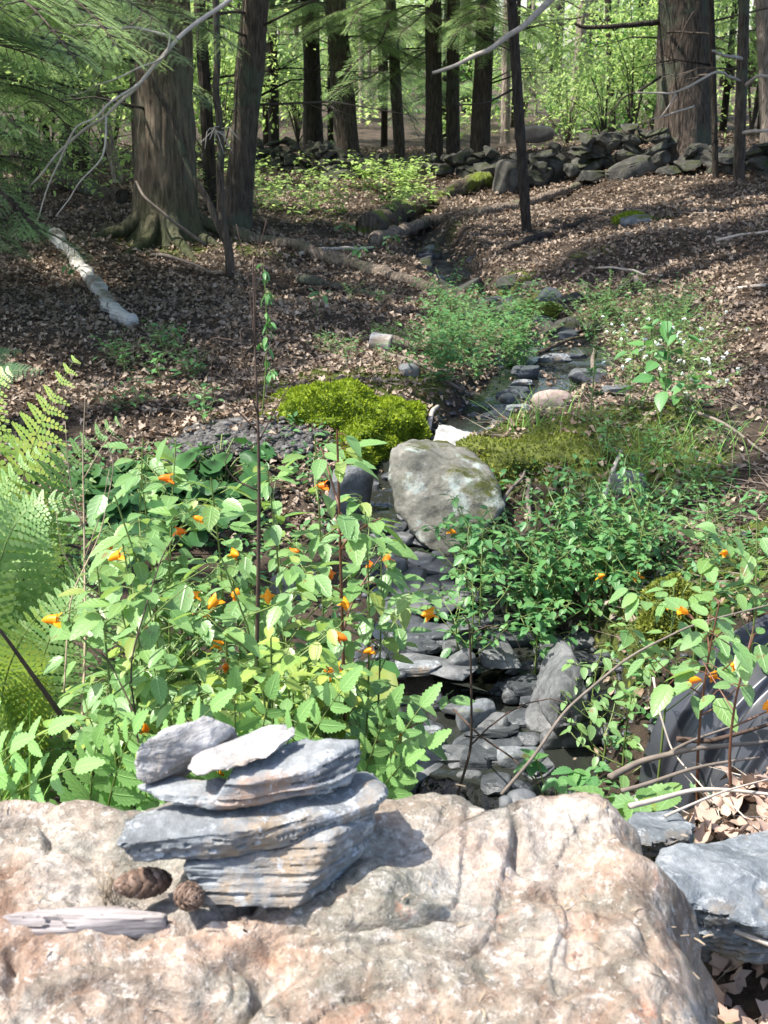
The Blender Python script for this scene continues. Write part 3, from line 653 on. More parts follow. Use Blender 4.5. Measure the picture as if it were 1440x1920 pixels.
# right foreground slates
q = [(1225,1640,1.62),(1240,1590,1.74),(1330,1585,1.78),(1440,1560,1.86),(1560,1590,1.8),(1560,1720,1.62),(1440,1745,1.56),(1330,1712,1.57),(1240,1660,1.6)]
hull('stone', [[P(*a) for a in q] + [off(P(*a), .03, -.09) for a in q]], 'slate_near', 'big flat blue slate right of the huge boulder', 'stone', vox=.006, amp=.007, layer=.005, seed=62)
q = [(1172,1540,1.98),(1190,1520,2.05),(1260,1518,2.08),(1305,1545,2.0),(1290,1572,1.92),(1230,1580,1.9),(1180,1575,1.92)]
hull('stone', [[P(*a) for a in q] + [off(P(*a), .02, -.05) for a in q]], 'slate_near', 'striped slate block between the huge boulder and the big flat slate', 'stone', vox=.005, amp=.005, layer=.005, seed=63)
place('stone', 1230,1508,110,22,'slate_pale',64,'pale flat slate lying among dry leaves under the twigs', depth=.9, group='slates on the road edge', **SLB)
place('stone', 1330,1790,60,50,'stone_grey',65,'small blue grey stone in dead leaves beside the huge boulder', group='slates on the road edge')
rock('pebble', P(978,1502,1.36) + np.array([0, 0, -.002]), (.042, .036, .034), 'stone_grey', 66, 'round blue grey pebble on the back edge of the boulder', 'pebble', boxy=.9, cuts=3, sub=3)
rock('pebble', P(948,1510,1.35), (.02, .022, .026), 'stone_grey', 67, 'small dark pebble left of the round pebble', 'pebble', boxy=.9, cuts=3, sub=3)
rock('pebble', P(985,1518,1.33), (.02, .016, .014), 'stone_pink', 68, 'tiny tan pebble in front of the round pebble', 'pebble', boxy=.9, cuts=3, sub=3)

# more slabs lining the channel
r = np.random.default_rng(65)
for j in range(34):
    i = r.integers(13, 17); t_ = r.random(); p_ = SLP[i] + (SLP[i + 1] - SLP[i]) * t_ + r.normal(0, .17, 2); L_ = r.uniform(.08, .3)
    rock('stone', (p_[0], p_[1], hz(p_[0], p_[1]) + .01), (L_, L_ * .7, L_ * r.uniform(.2, .5)), 'stone_wall' if j % 3 else 'slate_dark', 1700 + j, 'mossy dark rock in the shaded gully', 'stone', 'rocks along the shaded gully', rot=(r.normal() * .2, r.normal() * .3, r.uniform(0, 3)), sub=3)
r = np.random.default_rng(64)
for j in range(96):
    i = r.integers(0, 11) if j < 52 else r.integers(0, 6); t_ = r.random(); p_ = SLP[i] + (SLP[i + 1] - SLP[i]) * t_; p_ = p_ + r.normal(0, 1, 2) * SLW[i] * .55
    if p_[1] > 7.4: continue
    _, wz_, _ = stream(p_[:1], p_[1:]); L_ = r.uniform(.05, .15) if j < 60 else r.uniform(.09, .19) * (1.1 if p_[1] < 5 else 1.4); d_ = (L_, L_ * r.uniform(.5, .85), r.uniform(.02, .05))
    rock('stone', (p_[0], p_[1], float(wz_[0]) + d_[2] * .2), d_, 'slate_dark' if j % 3 else 'stone_grey', 700 + j, 'loose wet slab among many in the stream channel', 'stone', 'loose slabs filling the stream channel', rot=(r.normal() * .15, r.normal() * .2, r.uniform(0, 3)), sub=3, **{k_: v_ for k_, v_ in SLB.items() if k_ != 'layer'})
print('rocks', time.time() - T0)

# dry stone walls
def wall(name, pts, label, seed, hgt, nst, thick=.55):
    root = empty(name, P(*pts[0]) * np.array([1, 1, 0]) + np.array([0, 0, hz(P(*pts[0])[0], P(*pts[0])[1])]), label, 'stone wall')
    bx = np.array(root.location); r = np.random.default_rng(seed)
    W = np.array([P(*q)[:2] for q in pts]); seg = np.linalg.norm(np.diff(W, axis=0), axis=1); cum = np.concatenate([[0], np.cumsum(seg)]); k = 0
    while k < nst:
        s_ = r.uniform(0, cum[-1]); x = np.interp(s_, cum, W[:, 0]); y = np.interp(s_, cum, W[:, 1])
        lv = r.random(); y2 = y + r.uniform(-.5, .5) * thick * (1 - .5 * lv); z0 = hz(x, y2)
        d_ = np.array([r.uniform(.14, .42), r.uniform(.15, .32), r.uniform(.06, .17)]) * (1.1 - .4 * lv)
        hh = hgt * (.8 + .3 * math.sin(s_ * 2.1) + .2 * r.random())
        o_ = rock('stone', np.array([x, y2, z0 + lv * hh]) - bx, d_, 'stone_wall', seed * 100 + k, parent=root, rot=(r.uniform(-.4, .4), r.uniform(-.5, .5), r.uniform(-.8, .8)), sub=3, boxy=.5, cuts=14, rough=.12, cutr=(.38, .72))
        o_.data.polygons.foreach_set('use_smooth', np.zeros(len(o_.data.polygons), bool)); k += 1
wall('stone_wall', [(480,318,15.8),(600,325,15.2),(720,335,14.8),(860,345,14.2),(930,345,13.8)], 'tumbled mossy stone wall running behind the trees left of the slope', 3, .30, 95)
wall('stone_wall', [(960,345,13.6),(1080,322,13.3),(1200,305,13.0),(1320,300,12.6),(1440,310,12.2),(1560,320,12.0)], 'dark tumbled stone wall along the top of the right slope', 4, .34, 98)
rock('stone', G(955,365) + np.array([0, .1, .12]), (.32, .3, .42), 'stone_wall', 501, 'upright grey boulder at the end of the mossy log', 'boulder', rot=(.1, .2, .2), sub=4)
rock('stone', G(1190,335) + np.array([0, .1, .06]), (.55, .3, .22), 'stone_wall', 502, 'long sloping mossy stone leaning below the dark wall', 'boulder', rot=(0, R(-22), .1), sub=4, boxy=.5)
rock('stone', G(1030,345) + np.array([0, .1, .15]), (.3, .3, .35), 'stone_wall', 503, 'squarish pale stone between the upright boulder and the wall', 'boulder', rot=(.1, .1, .5), sub=4)
rock('stone', G(1000,285, 15) + np.array([0, 0, .2]), (.5, .3, .2), 'stone_pink', 504, 'sunlit pale rock beyond the gap in the walls', 'boulder', sub=4)
rock('stone', G(1190,420) + np.array([0, 0, .02]), (.25, .22, .1), 'moss_top' if 'moss_top' in MT else 'stone_greymoss', 505, 'low mossy stone in the middle of the leafy slope', 'stone', sub=3)
print('walls', time.time() - T0)

# ------------------------------------------------------------ corrugated culvert pipe
m = N('black_pipe_plastic'); m.col(m.mix(m.ramp(m.noise(9, 6), [(.5, 0), (.75, .35)]), (.035, .037, .046), (.10, .098, .095))).rough(.33); m.b.inputs['Specular IOR Level'].default_value = .6; MT['pipe'] = m.m
PA = np.array([.36, -.92, .02]); PA /= np.linalg.norm(PA)
PC = P(1455, 1415, 2.82); PR = .42
root = empty('culvert_pipe', PC, 'ribbed black plastic culvert pipe half buried in the right bank', 'pipe')
nn = np.cross(PA, [0, 0, 1.]); nn /= np.linalg.norm(nn); uu = np.cross(nn, PA)
t = np.linspace(0, .55, 200); ph = (t % .13) / .13
rib = np.where(ph < .42, 1., 0.); rib = .5 + .5 * np.tanh(5 * np.sin(2 * np.pi * ph) + 1.2)
rad = PR - .024 + .024 * rib
th = np.linspace(0, 2 * np.pi, 96, endpoint=False)
g = (t[:, None, None] * PA) + rad[:, None, None] * (np.cos(th)[None, :, None] * nn + np.sin(th)[None, :, None] * uu)
mb = MB(); mb.grid(g, True); mb.build('outer_shell', MT['pipe'], root, smooth=True)
g = (t[:, None, None] * PA) + (PR - .045) * (np.cos(th)[None, :, None] * nn + np.sin(th)[None, :, None] * uu) + 0 * g
g2 = np.concatenate([(-.0005 * PA + (PR - .03) * (np.cos(th)[:, None] * nn + np.sin(th)[:, None] * uu))[None], g]); mb = MB(); mb.grid(g2, True); mb.build('inner_lining', MT['pipe'], root, smooth=True)

# ------------------------------------------------------------ leaf templates
def tpl(V, F): return (np.array(V, float), [i for f in F for i in f], [len(f) for f in F])
def leaf_tpl(n=7, wid=.5, scallop=.06, fold=.18, droop=.15, tip=1.6, teeth=0):
    """leaf along +Y, length 1, base at the origin"""
    ts = np.linspace(0, 1, n); V = []; F = []
    for i, t in enumerate(ts):
        w_ = wid * .5 * (math.sin(math.pi * min(1, t ** .8)) ** .75) * (1 - .25 * t ** tip) + (scallop * (i % 2) * .5 if 0 < i < n - 1 else 0)
        if i in (0, n - 1): w_ = .004
        z = -droop * t * t
        V += [(-w_, t, z + fold * w_, 1., t), (0, t, z, .5, t), (w_, t, z + fold * w_, 1., t)]
    for i in range(n - 1):
        a = i * 3; F += [(a, a + 1, a + 4, a + 3), (a + 1, a + 2, a + 5, a + 4)]
    return tpl(V, F)
LF_J = leaf_tpl(11, .55, .05, .25, .12); LF_S = leaf_tpl(5, .5, 0, .3, .2); LF_P = leaf_tpl(6, .38, 0, .3, .2)
LF_T = leaf_tpl(15, .6, .09, .3, .15)
def disc_tpl(n=14, sc=.05):
    V = [(0, .1, 0)]; F = []
    for i in range(n):
        a = 2 * math.pi * i / n; r_ = .5 * (1 + sc * (1 if i % 2 else -1))
        if i == 0: r_ = .25
        x = r_ * math.sin(a); y = .5 - r_ * math.cos(a) if i else .14
        V.append((x, y, .10 * (x * x * 4) - .08 * y))
    for i in range(n): F.append((0, 1 + i, 1 + (i + 1) % n))
    return tpl(V, F)
LF_R = disc_tpl()
# dead leaf: curled lobed
def dead_tpl(seed):
    r = np.random.default_rng(seed); n = 10; V = [(0, .5, 0)]; F = []
    for i in range(n):
        a = 2 * math.pi * i / n; rr_ = (.5 if i % 2 else .3) * r.uniform(.8, 1.15)
        x, y = rr_ * math.sin(a) * .8, .5 + rr_ * math.cos(a); V.append((x, y, .5 * x * x * r.uniform(.5, 3) + .6 * (y - .5) ** 2 * r.uniform(-.5, 2.) + r.uniform(-.03, .06)))
    for i in range(n): F.append((0, 1 + i, 1 + (i + 1) % n))
    return tpl(V, F)
def oval_dead(seed):
    r = np.random.default_rng(seed); V, L, C = leaf_tpl(6, r.uniform(.35, .6), .05, r.uniform(-.6, .9), r.uniform(-.5, .6)); V = V.copy(); V[:, 2] += .12 * np.sin(V[:, 1] * 7 + seed) + r.uniform(-.04, .04, len(V)); return V, L, C
DEAD = [dead_tpl(0), oval_dead(3), oval_dead(4), oval_dead(5), oval_dead(8)]
# jewelweed flower
def flower():
    mb = MB(); t = np.linspace(0, 1, 7); mb.tube(np.stack([0 * t, -.5 + t * .8, .05 * np.sin(t * 3)], -1), [.01, .12, .2, .24, .27, .29, .34], 8, False)
    for a in (-1.1, 0, 1.1): pass
    lf = leaf_tpl(5, .8, 0, -.2, .5)
    mb.inst(lf, rotm(np.array([-1.0, 1.0, 0, 3.14]), np.array([.1, .1, 1.0, -.5]), np.zeros(4), np.array([.6, .6, .45, .5])), np.array([[.08, .25, 0], [-.08, .25, 0], [0, .25, .15], [0, .3, -.1]]))
    return (np.concatenate(mb.v), np.concatenate(mb.l), np.concatenate(mb.c))
FLW = flower()

# ------------------------------------------------------------ broad-leaved herbs
LIT_LINE = None
def herb_mesh(seed, h, leaf, nl, spread=.25, tplt=LF_J, branches=5, lean=(0, 0), pitch=(-.7, .25), topdense=1., stemr=.004, fl=0, petiole=.5, bare=.2, face=0.):
    """returns (stem MB, leaf MB, flower positions) around the origin"""
    r = np.random.default_rng(seed); st = MB(); lf = MB(); fp = []
    def curve(a, b, bow):
        t = np.linspace(0, 1, 7)[:, None]; mid = np.array([r.normal() * bow, r.normal() * bow, 0]); return a + (b - a) * t + mid * (4 * t * (1 - t))
    tipm = np.array([lean[0], lean[1], h]); main = curve(np.zeros(3), tipm, .025); st.tube(main, np.linspace(stemr, stemr * .4, 7), 6, False)
    axes = [(main, 1.)]
    for b in range(branches):
        t = bare + (1 - bare) * (b + .5) / branches * .85; i = t * 6; k = int(i); p0 = main[k] + (main[k + 1] - main[k]) * (i - k)
        az = b * 2.4 + r.uniform(-.5, .5); L = spread * (1.15 - .6 * t) * r.uniform(.7, 1.2); el = r.uniform(.4, .9)
        p1 = p0 + L * np.array([math.cos(az) * math.cos(el), math.sin(az) * math.cos(el), math.sin(el)]); c_ = curve(p0, p1, .01); st.tube(c_, np.linspace(stemr * .5, stemr * .25, 7), 5, False); axes.append((c_, .9))
    Tt = []; Ms = []; yawv = []
    for j in range(nl):
        ax, sc_ = axes[0] if r.random() < .3 or branches == 0 else axes[1 + r.integers(branches)]
        lo = bare if ax is main else .25; t = lo + (1 - lo) * r.random() ** (1 / (1 + topdense)); i = min(t * 6, 5.999); k = int(i); p0 = ax[k] + (ax[k + 1] - ax[k]) * (i - k)
        az = r.uniform(0, 2 * math.pi)
        if face and r.random() < face: az = -math.pi / 2 + r.normal() * .9
        s_ = leaf * sc_ * r.uniform(.55, 1.15) * (1.15 - .45 * t); pt = petiole * s_
        dirv = np.array([math.cos(az), math.sin(az), r.uniform(-.1, .5)]); p1 = p0 + dirv * pt
        st.tube(np.array([p0, (p0 + p1) / 2 + [0, 0, .004], p1]), .0012, 3, False)
        Tt.append(p1); yawv.append(az - math.pi / 2); Ms.append(s_)
    if nl: lf.inst(tplt, rotm(np.array(yawv), r.uniform(pitch[0], pitch[1], nl), r.normal(0, .25, nl), np.array(Ms)), np.array(Tt))
    for j in range(fl):
        ax, _ = axes[r.integers(len(axes))]; t = r.uniform(.5, 1.); i = min(t * 6, 5.999); k = int(i); p0 = ax[k] + r.normal(0, .012, 3) + [0, 0, .0]
        p1 = p0 + np.array([r.uniform(-.03, .03), -.03, r.uniform(-.01, .015)]); st.tube(np.array([p0, (p0 + p1) / 2 + [0, 0, .01], p1]), .0009, 3, False); fp.append(p1)
    return st, lf, fp
def herb(name, base, label, cat, group, mat='leaf_jewel', fmat='petal', stemmat='stem', flsize=.028, **k):
    st, lf, fp = herb_mesh(**k); root = empty(name, base, label, cat, group)
    st.build('stem', MT[stemmat], root, smooth=True); lf.build('leaves', MT[mat], root, smooth=True)
    for p_ in fp:
        mb = MB(); mb.inst(FLW, rotm(np.array([random.uniform(-1.6, 1.6)]), np.array([random.uniform(-.5, .5)]), np.array([0.]), np.array([flsize * random.uniform(.8, 1.2)])), np.array([[0, 0, 0.]]))
        f = mb.build('flower', MT[fmat], root, smooth=True); f.location = Vector(p_)
    return root
def topz(px, py, Y): return P(px, py, Y)
GJ = 'jewelweed plants crowded behind the stacked stones'
cont = np.array([(150, 930), (200, 880), (265, 815), (330, 815), (400, 890), (450, 940), (520, 865), (590, 810), (640, 800), (700, 900), (750, 960), (790, 1080)])
special = [  # px, top py, distance, flowers, label
 (268, 822, 2.75, 1, 'slender jewelweed with its top just right of the fern'),
 (330, 820, 2.65, 3, 'tall jewelweed with three orange flowers near its middle, left of the bare stalk'),
 (395, 895, 2.45, 2, 'jewelweed with small orange flowers between the fern and the bare stalk'),
 (500, 868, 2.5, 2, 'jewelweed just right of the tall bare stalk'),
 (590, 815, 2.65, 1, 'jewelweed reaching up against the bright moss mound'),
 (632, 805, 2.35, 3, 'tallest jewelweed with a thick reddish stem in the middle of the clump'),
 (685, 960, 2.45, 1, 'jewelweed at the right end of the clump, leaning over the stream'),
 (715, 1030, 2.8, 0, 'jewelweed in front of the lichened boulder foot'),
 (215, 930, 2.3, 2, 'jewelweed with two yellow-orange flowers rising out of the ferns'),
 (230, 1020, 2.15, 1, 'shorter jewelweed with one deep orange flower in front of the ferns')]
k = 0
for px, tp, Y, fl, lb in special:
    q = P(px, tp, Y); z0 = hz(q[0], Y); b = np.array([q[0] + random.uniform(-.04, .04), Y, z0])
    herb('jewelweed', b, lb, 'plant', GJ, seed=100 + k, h=q[2] - z0, leaf=.088, nl=54, spread=.24, fl=fl + 2, lean=(q[0] - b[0], 0), branches=7, bare=.3, stemmat='stem_red' if k == 5 else 'stem', face=.7, stemr=.006 if k == 5 else .004, fmat='petal_red' if k % 3 == 1 else 'petal'); k += 1
r = np.random.default_rng(31)
for j in range(36):
    px = r.uniform(150, 610); Y = r.uniform(1.98, 3.1); tp = np.interp(px, cont[:, 0], cont[:, 1]) + 60 + r.uniform(0, 360) * (1.25 - .3 * (Y - 2))
    if px > 520: px -= 30; Y = r.uniform(2.0, 2.5); tp = max(tp, 1140 + (px - 480) * 1.1)
    q = P(px, tp, Y); z0 = hz(q[0], Y); h_ = q[2] - z0
    if h_ < .15: continue
    low = tp > 1140
    herb('jewelweed', (q[0], Y, z0), 'leafy jewelweed plant in the crowded lower part of the clump', 'plant', 'jewelweed plants filling the lower clump', mat='leaf_jewel2' if (low and r.random() < .65) else 'leaf_jewel', fmat='petal_red' if r.random() < .5 else 'petal',
         seed=200 + j, h=h_, leaf=r.uniform(.055, .082), nl=int(r.uniform(38, 56)), spread=.22, fl=int(r.random() < .6), branches=6, bare=.35, face=.65)
# right-hand jewelweed near the pipe
GR = 'jewelweed plants around the culvert pipe'
for j, (px, tp, Y, fl, lb, lf_) in enumerate([
 (1330, 930, 2.75, 1, 'jewelweed arching over the pipe with pale green leaves at the right edge', .085),
 (1420, 960, 2.7, 3, 'jewelweed with a pair of orange flowers at the right edge of the view', .085),
 (1265, 1090, 2.6, 1, 'jewelweed with broad leaves in front of the mossy bank', .09),
 (1350, 1120, 2.35, 3, 'jewelweed with four orange flowers hanging in front of the pipe', .085),
 (1415, 1180, 2.2, 1, 'jewelweed with a yellowed leaf over the right end of the pipe', .085),
 (1180, 1130, 3.2, 0, 'small jewelweed left of the olive moss patch', .06),
 (1130, 1210, 3.1, 0, 'fresh green jewelweed between the tall boulder and the pipe', .055),
 (1185, 1300, 2.7, 0, 'small-leaved jewelweed in front of the pipe mouth', .055),
 (1120, 1330, 2.9, 0, 'low jewelweed beside the long slab by the pipe', .05)]):
    q = P(px, tp, Y); z0 = hz(q[0], Y)
    herb('jewelweed', (q[0], Y, z0 - .01), lb, 'plant', GR, mat='leaf_jewel', seed=300 + j, h=max(.12, q[2] - z0), leaf=lf_, nl=(26, 26, 26, 15, 12)[j] if j < 5 else 22, spread=.2, fl=fl, branches=5, bare=.45 if j < 5 else .2, face=.4, stemmat='stem_red' if j in (3, 4) else 'stem')
# blue-green bush right of the stream
GB = 'leafy plants on the right bank of the stream'
r = np.random.default_rng(5)
for j in range(34):
    px = r.uniform(840, 1180); py = r.uniform(1080, 1225) if px < 1090 else r.uniform(1080, 1190)
    Y = np.interp(py, [1080, 1230], [4.15, 3.45]) ; q = G(px, py) if px > 950 else P(px, py, Y); z0 = hz(q[0], q[1])
    herb('jewelweed', (q[0] + .04, q[1], z0), 'small-leaved jewelweed in the shady thicket over the stream bank', 'plant', GB, mat='leaf_blue', seed=400 + j, h=r.uniform(.2, .42), leaf=r.uniform(.035, .055), nl=60, spread=.2, fl=int(j % 11 == 0), branches=7, bare=.1, face=.3, flsize=.026)
for j, (px, py, tp, lb) in enumerate([(1000, 1290, 1130, 'jewelweed with bright rounded leaves hanging over the pool'), (1130, 1170, 1000, 'jewelweed with a yellow flower at the top of the bank thicket'), (900, 1180, 990, 'jewelweed hugging the foot of the lichened boulder')]):
    q = G(px, py); t_ = P(px, tp, q[1])
    herb('jewelweed', q, lb, 'plant', GB, mat='leaf_blue', seed=460 + j, h=t_[2] - q[2], leaf=.06, nl=50, spread=.2, fl=1 if j == 1 else 0, branches=6, bare=.2, face=.4, flsize=.03)
q = P(640, 880, 2.35)
# large round leaves (coltsfoot)
def roundplant(base, label, seed, n=9, leaf=.13, h=.2, group='broad round-leaved plants behind the jewelweed', mat='leaf_dark'):
    r = np.random.default_rng(seed); root = empty('broad_leaved_plant', base, label, 'plant', group); st = MB(); lf = MB()
    for i in range(n):
        az = i * 2.4 + r.uniform(-.3, .3); rad_ = r.uniform(.04, .2); hh = h * r.uniform(.5, 1.1); p1 = np.array([math.cos(az) * rad_, math.sin(az) * rad_, hh])
        st.tube(np.array([[0, 0, 0], p1 * [.4, .4, .6], p1]), .003, 5, False)
        yaw = az - math.pi / 2 if r.random() < .4 else math.pi + r.normal() * .6
        lf.inst(LF_R, rotm(np.array([yaw]), np.array([r.uniform(-.7, -.1)]), np.array([r.normal() * .2]), np.array([leaf * r.uniform(.7, 1.15)])), p1[None])
    st.build('stem', MT['stem'], root, smooth=True); lf.build('leaves', MT[mat], root, smooth=False)
r = np.random.default_rng(8)
for j in range(20):
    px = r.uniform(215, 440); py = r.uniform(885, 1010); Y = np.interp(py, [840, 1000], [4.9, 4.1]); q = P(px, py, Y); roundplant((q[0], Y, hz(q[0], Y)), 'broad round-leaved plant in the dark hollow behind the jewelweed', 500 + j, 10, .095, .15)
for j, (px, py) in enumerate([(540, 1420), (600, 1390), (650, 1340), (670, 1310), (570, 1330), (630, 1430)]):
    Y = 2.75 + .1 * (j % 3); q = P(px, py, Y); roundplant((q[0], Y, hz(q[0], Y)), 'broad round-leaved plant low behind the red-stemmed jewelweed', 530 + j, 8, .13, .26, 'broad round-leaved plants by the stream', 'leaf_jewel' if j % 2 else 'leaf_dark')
# feathery low cover near the upper stream
def tuft_cover(name, label, cat, pts, h, leaf, mat, group, seed, nl=150, spread=.28, tplt=LF_S, fl=0, flm='petal_white'):
    for j, (px, py) in enumerate(pts):
        q = G(px, py)
        herb(name, q, label if isinstance(label, str) else label[j], cat, group, mat=mat, fmat=flm, seed=seed + j, h=h * random.uniform(.8, 1.2), leaf=leaf, nl=nl, spread=spread, fl=fl, branches=11, bare=.02, tplt=tplt, topdense=.2, stemr=.002, petiole=.3, pitch=(-.3, .5), flsize=.02)
r = np.random.default_rng(12)
pts = [(x, y) for x, y in zip(r.uniform(800, 985, 34), r.uniform(590, 730, 34)) if not (x > 900 and y > 700)]
tuft_cover('woodland_herb', 'fine-leaved green herb in the soft mound left of the upper stream', 'plant', pts, .2, .04, 'leaf_blue', 'fine-leaved herbs left of the upper stream', 600, 120)
pts = list(zip(r.uniform(1090, 1290, 16), r.uniform(590, 650, 16)))
tuft_cover('woodland_herb', 'low blue green herb at the foot of the right slope', 'plant', pts, .14, .03, 'leaf_blue', 'low herbs at the foot of the right slope', 660, 90)
pts = list(zip(r.uniform(1160, 1330, 14), r.uniform(680, 790, 14)))
tuft_cover('flowering_herb', 'sunlit herb with tiny white flowers right of the upper stream', 'plant', pts, .18, .032, 'leaf_jewel', 'white-flowered herbs right of the upper stream', 690, 70, fl=4)
pts = list(zip(r.uniform(200, 420, 12), r.uniform(640, 800, 12)))
tuft_cover('woodland_herb', 'small green herb on the shaded leaf litter behind the fern', 'plant', pts, .12, .05, 'leaf_blue', 'herbs on the shaded litter', 720, 22, .16)
pts = list(zip(r.uniform(1120, 1440, 26), r.uniform(800, 1080, 26)))
tuft_cover('woodland_herb', 'scattered small herb on the mossy right bank', 'plant', pts, .10, .032, 'leaf_blue', 'herbs on the mossy right bank', 740, 30, .15)
pts = list(zip(r.uniform(470, 800, 26), r.uniform(350, 420, 26)))
tuft_cover('forest_herb', 'patch of pale green leaves on the forest floor behind the fallen log', 'plant', pts, .22, .09, 'leaf_bg', 'herbs on the forest floor before the wall', 780, 60, .4)
pts = list(zip(r.uniform(560, 770, 12), r.uniform(560, 690, 12)))
tuft_cover('woodland_herb', 'thin herb on the litter above the moss mound', 'plant', pts, .09, .03, 'leaf_blue', 'herbs above the moss mound', 810, 24, .13)
pts = list(zip(r.uniform(120, 480, 12), r.uniform(345, 400, 12)))
tuft_cover('forest_herb', 'sunlit undergrowth plant behind the big hemlock', 'plant', pts, .3, .09, 'leaf_bg', 'undergrowth behind the big hemlock', 830, 50, .4)
for j, (px, py, lb) in enumerate([(1195, 770, 'slender sapling with broad oval leaves beside the white flowered herbs'), (1235, 800, 'second broad-leaved sapling close behind the first')]):
    q = G(px, py); herb('sapling', q, lb, 'sapling', None, mat='leaf_blue', seed=850 + j, h=.42, leaf=.10, nl=22, spread=.15, branches=3, bare=.1, tplt=leaf_tpl(9, .62, 0, .25, .15))
for j, (px, py, lb) in enumerate([(650, 450, 'small plant with a whorl of leaves above the fallen log'), (670, 500, 'small leafy plant beside the fallen log'), (130, 540, 'small leafy seedling left of the birch log'), (590, 600, 'low green seedling left of the fine-leaved herbs'), (320, 660, 'seedling with two pale round leaves on the dark litter'), (740, 480, 'seedling at the middle of the fallen log')]):
    q = G(px, py); herb('seedling', q, lb, 'plant', None, mat='leaf_blue', seed=870 + j, h=.14, leaf=.09, nl=11, spread=.08, branches=1, bare=.5, tplt=leaf_tpl(7, .45, 0, .25, .15))
print('herbs', time.time() - T0)

# ------------------------------------------------------------ strawberry-like plants at the right
def trifoliate(base, label, seed, n, leaf, h, mat='leaf_jewel2'):
    r = np.random.default_rng(seed); root = empty('strawberry_plant', base, label, 'plant', 'three-leaflet plants behind the boulder'); st = MB(); lf = MB()
    for i in range(n):
        az = i * 2.2 + r.uniform(-.4, .4); rad_ = r.uniform(.03, .11); p1 = np.array([math.cos(az) * rad_, math.sin(az) * rad_ * .7, h * r.uniform(.6, 1.1)])
        st.tube(np.array([[0, 0, 0], p1 * [.3, .3, .6], p1]), .002, 5, False)
        y0 = az - math.pi / 2 if r.random() < .5 else math.pi + r.normal() * .8
        lf.inst(LF_T, rotm(y0 + np.array([-1.25, 0, 1.25]), r.uniform(-.4, .2, 3), r.normal(0, .2, 3), leaf * r.uniform(.8, 1.1, 3)), np.repeat(p1[None], 3, 0))
    st.build('stem', MT['stem'], root, smooth=True); lf.build('leaves', MT[mat], root, smooth=True)
for j, (px, py, Y, n, lf_, h_, mt, lb) in enumerate([(1170, 1480, 2.15, 7, .078, .17, 'leaf_jewel', 'serrated three-leaflet plant with large leaves below the pipe'), (1060, 1490, 2.3, 8, .06, .13, 'leaf_jewel2', 'smaller serrated plant left of the large three-leaflet plant'),
    (1200, 1610, 1.78, 5, .05, .12, 'leaf_jewel2', 'sprig of fresh leaves against the right side of the boulder'), (1040, 1480, 2.6, 5, .055, .24, 'leaf_blue', 'dark three-leaflet plant standing over the pool edge'),
    (1350, 1560, 1.95, 4, .06, .05, 'leaf_jewel2', 'flattened bright green leaves on the dry litter behind the big slate'), (1425, 1850, 1.5, 3, .05, .08, 'leaf_jewel2', 'small leaves at the bottom right beside the boulder'), (960, 1480, 2.5, 5, .04, .12, 'leaf_jewel2', 'small seedling behind the pebbles on the boulder')]):
    q = P(px, py, Y); trifoliate((q[0], Y, hz(q[0], Y)), lb, 900 + j, n, lf_, h_, mt)

# ------------------------------------------------------------ ferns
def frond(mb, st, base, tip, bow, width, npin=23, sub=11, side=None):
    base = np.array(base, float); tip = np.array(tip, float); n = 60; t = np.linspace(0, 1, n)[:, None]
    ax = base + (tip - base) * t + np.array(bow) * (4 * t * (1 - t)) ** 1.0; st.tube(ax[::4], np.linspace(.0028, .0007, len(ax[::4])), 5, False)
    tan = np.gradient(ax, axis=0); tan /= np.linalg.norm(tan, axis=1)[:, None]
    nrm = np.array(side if side is not None else [0, -.55, .8]); M = []; Tt = []; V = []
    quad = np.array([[0, 0, 0], [.22, .25, .02], [.16, .8, 0], [0, 1, -.05], [-.12, .8, 0], [-.16, .25, .02]]); L0 = [0, 1, 2, 3, 4, 5]
    for i in range(npin):
        u = .16 + .83 * i / npin; k = int(u * (n - 1)); p0 = ax[k]; tt = tan[k]; sd = np.cross(tt, nrm); sd /= np.linalg.norm(sd); nn_ = np.cross(sd, tt)
        L = width * (math.sin(math.pi * min(1, (u - .05) * .62 + .30)) ** 1.1) * (1.03 - u) ** .65 * 1.25
        for sgn in (-1, 1):
            dirp = sd * sgn * .93 + tt * .38; dirp /= np.linalg.norm(dirp); q = np.cross(nn_, dirp)
            m_ = max(4, int(sub * (.4 + L / width * .6))); s_ = np.linspace(.04, .98, m_)
            pp = p0 + dirp * (L * s_)[:, None] - np.array([0, 0, 1]) * (L * .22 * s_ ** 2)[:, None]
            ln = L * .20 * (1 - s_ ** 1.5 * .85) + .0015
            for s2 in (-1, 1):
                yv = q * s2 * .95 + dirp * .35; xv = dirp; zv = nn_
                Mx = np.stack([np.stack([xv * a, yv * a, zv * a], -1) for a in ln]); Mx[:, :, 0] *= (L / m_ * 1.6 / ln)[:, None] * 1.9
                M.append(Mx); Tt.append(pp)
    mb.inst((quad, L0, [6]), np.concatenate(M), np.concatenate(Tt))
root = empty('fern', (-.95, 3.0, hz(-.95, 3.0)), 'tall bright feathery fern at the left edge, its frond tips against dark litter', 'fern')
rb = np.array(root.location)
def fr(root, name, base, tip, bow, width, mat='leaf_fern', **k):
    mb, st = MB(), MB(); rb_ = np.array(root.location); frond(mb, st, np.array(base) - rb_, np.array(tip) - rb_, bow, width, **k)
    f = mb.build(name, MT[mat], root); st.build('stem', MT['stem'], f, smooth=True)
gb = lambda x, y: np.array([x, y, hz(x, y)])
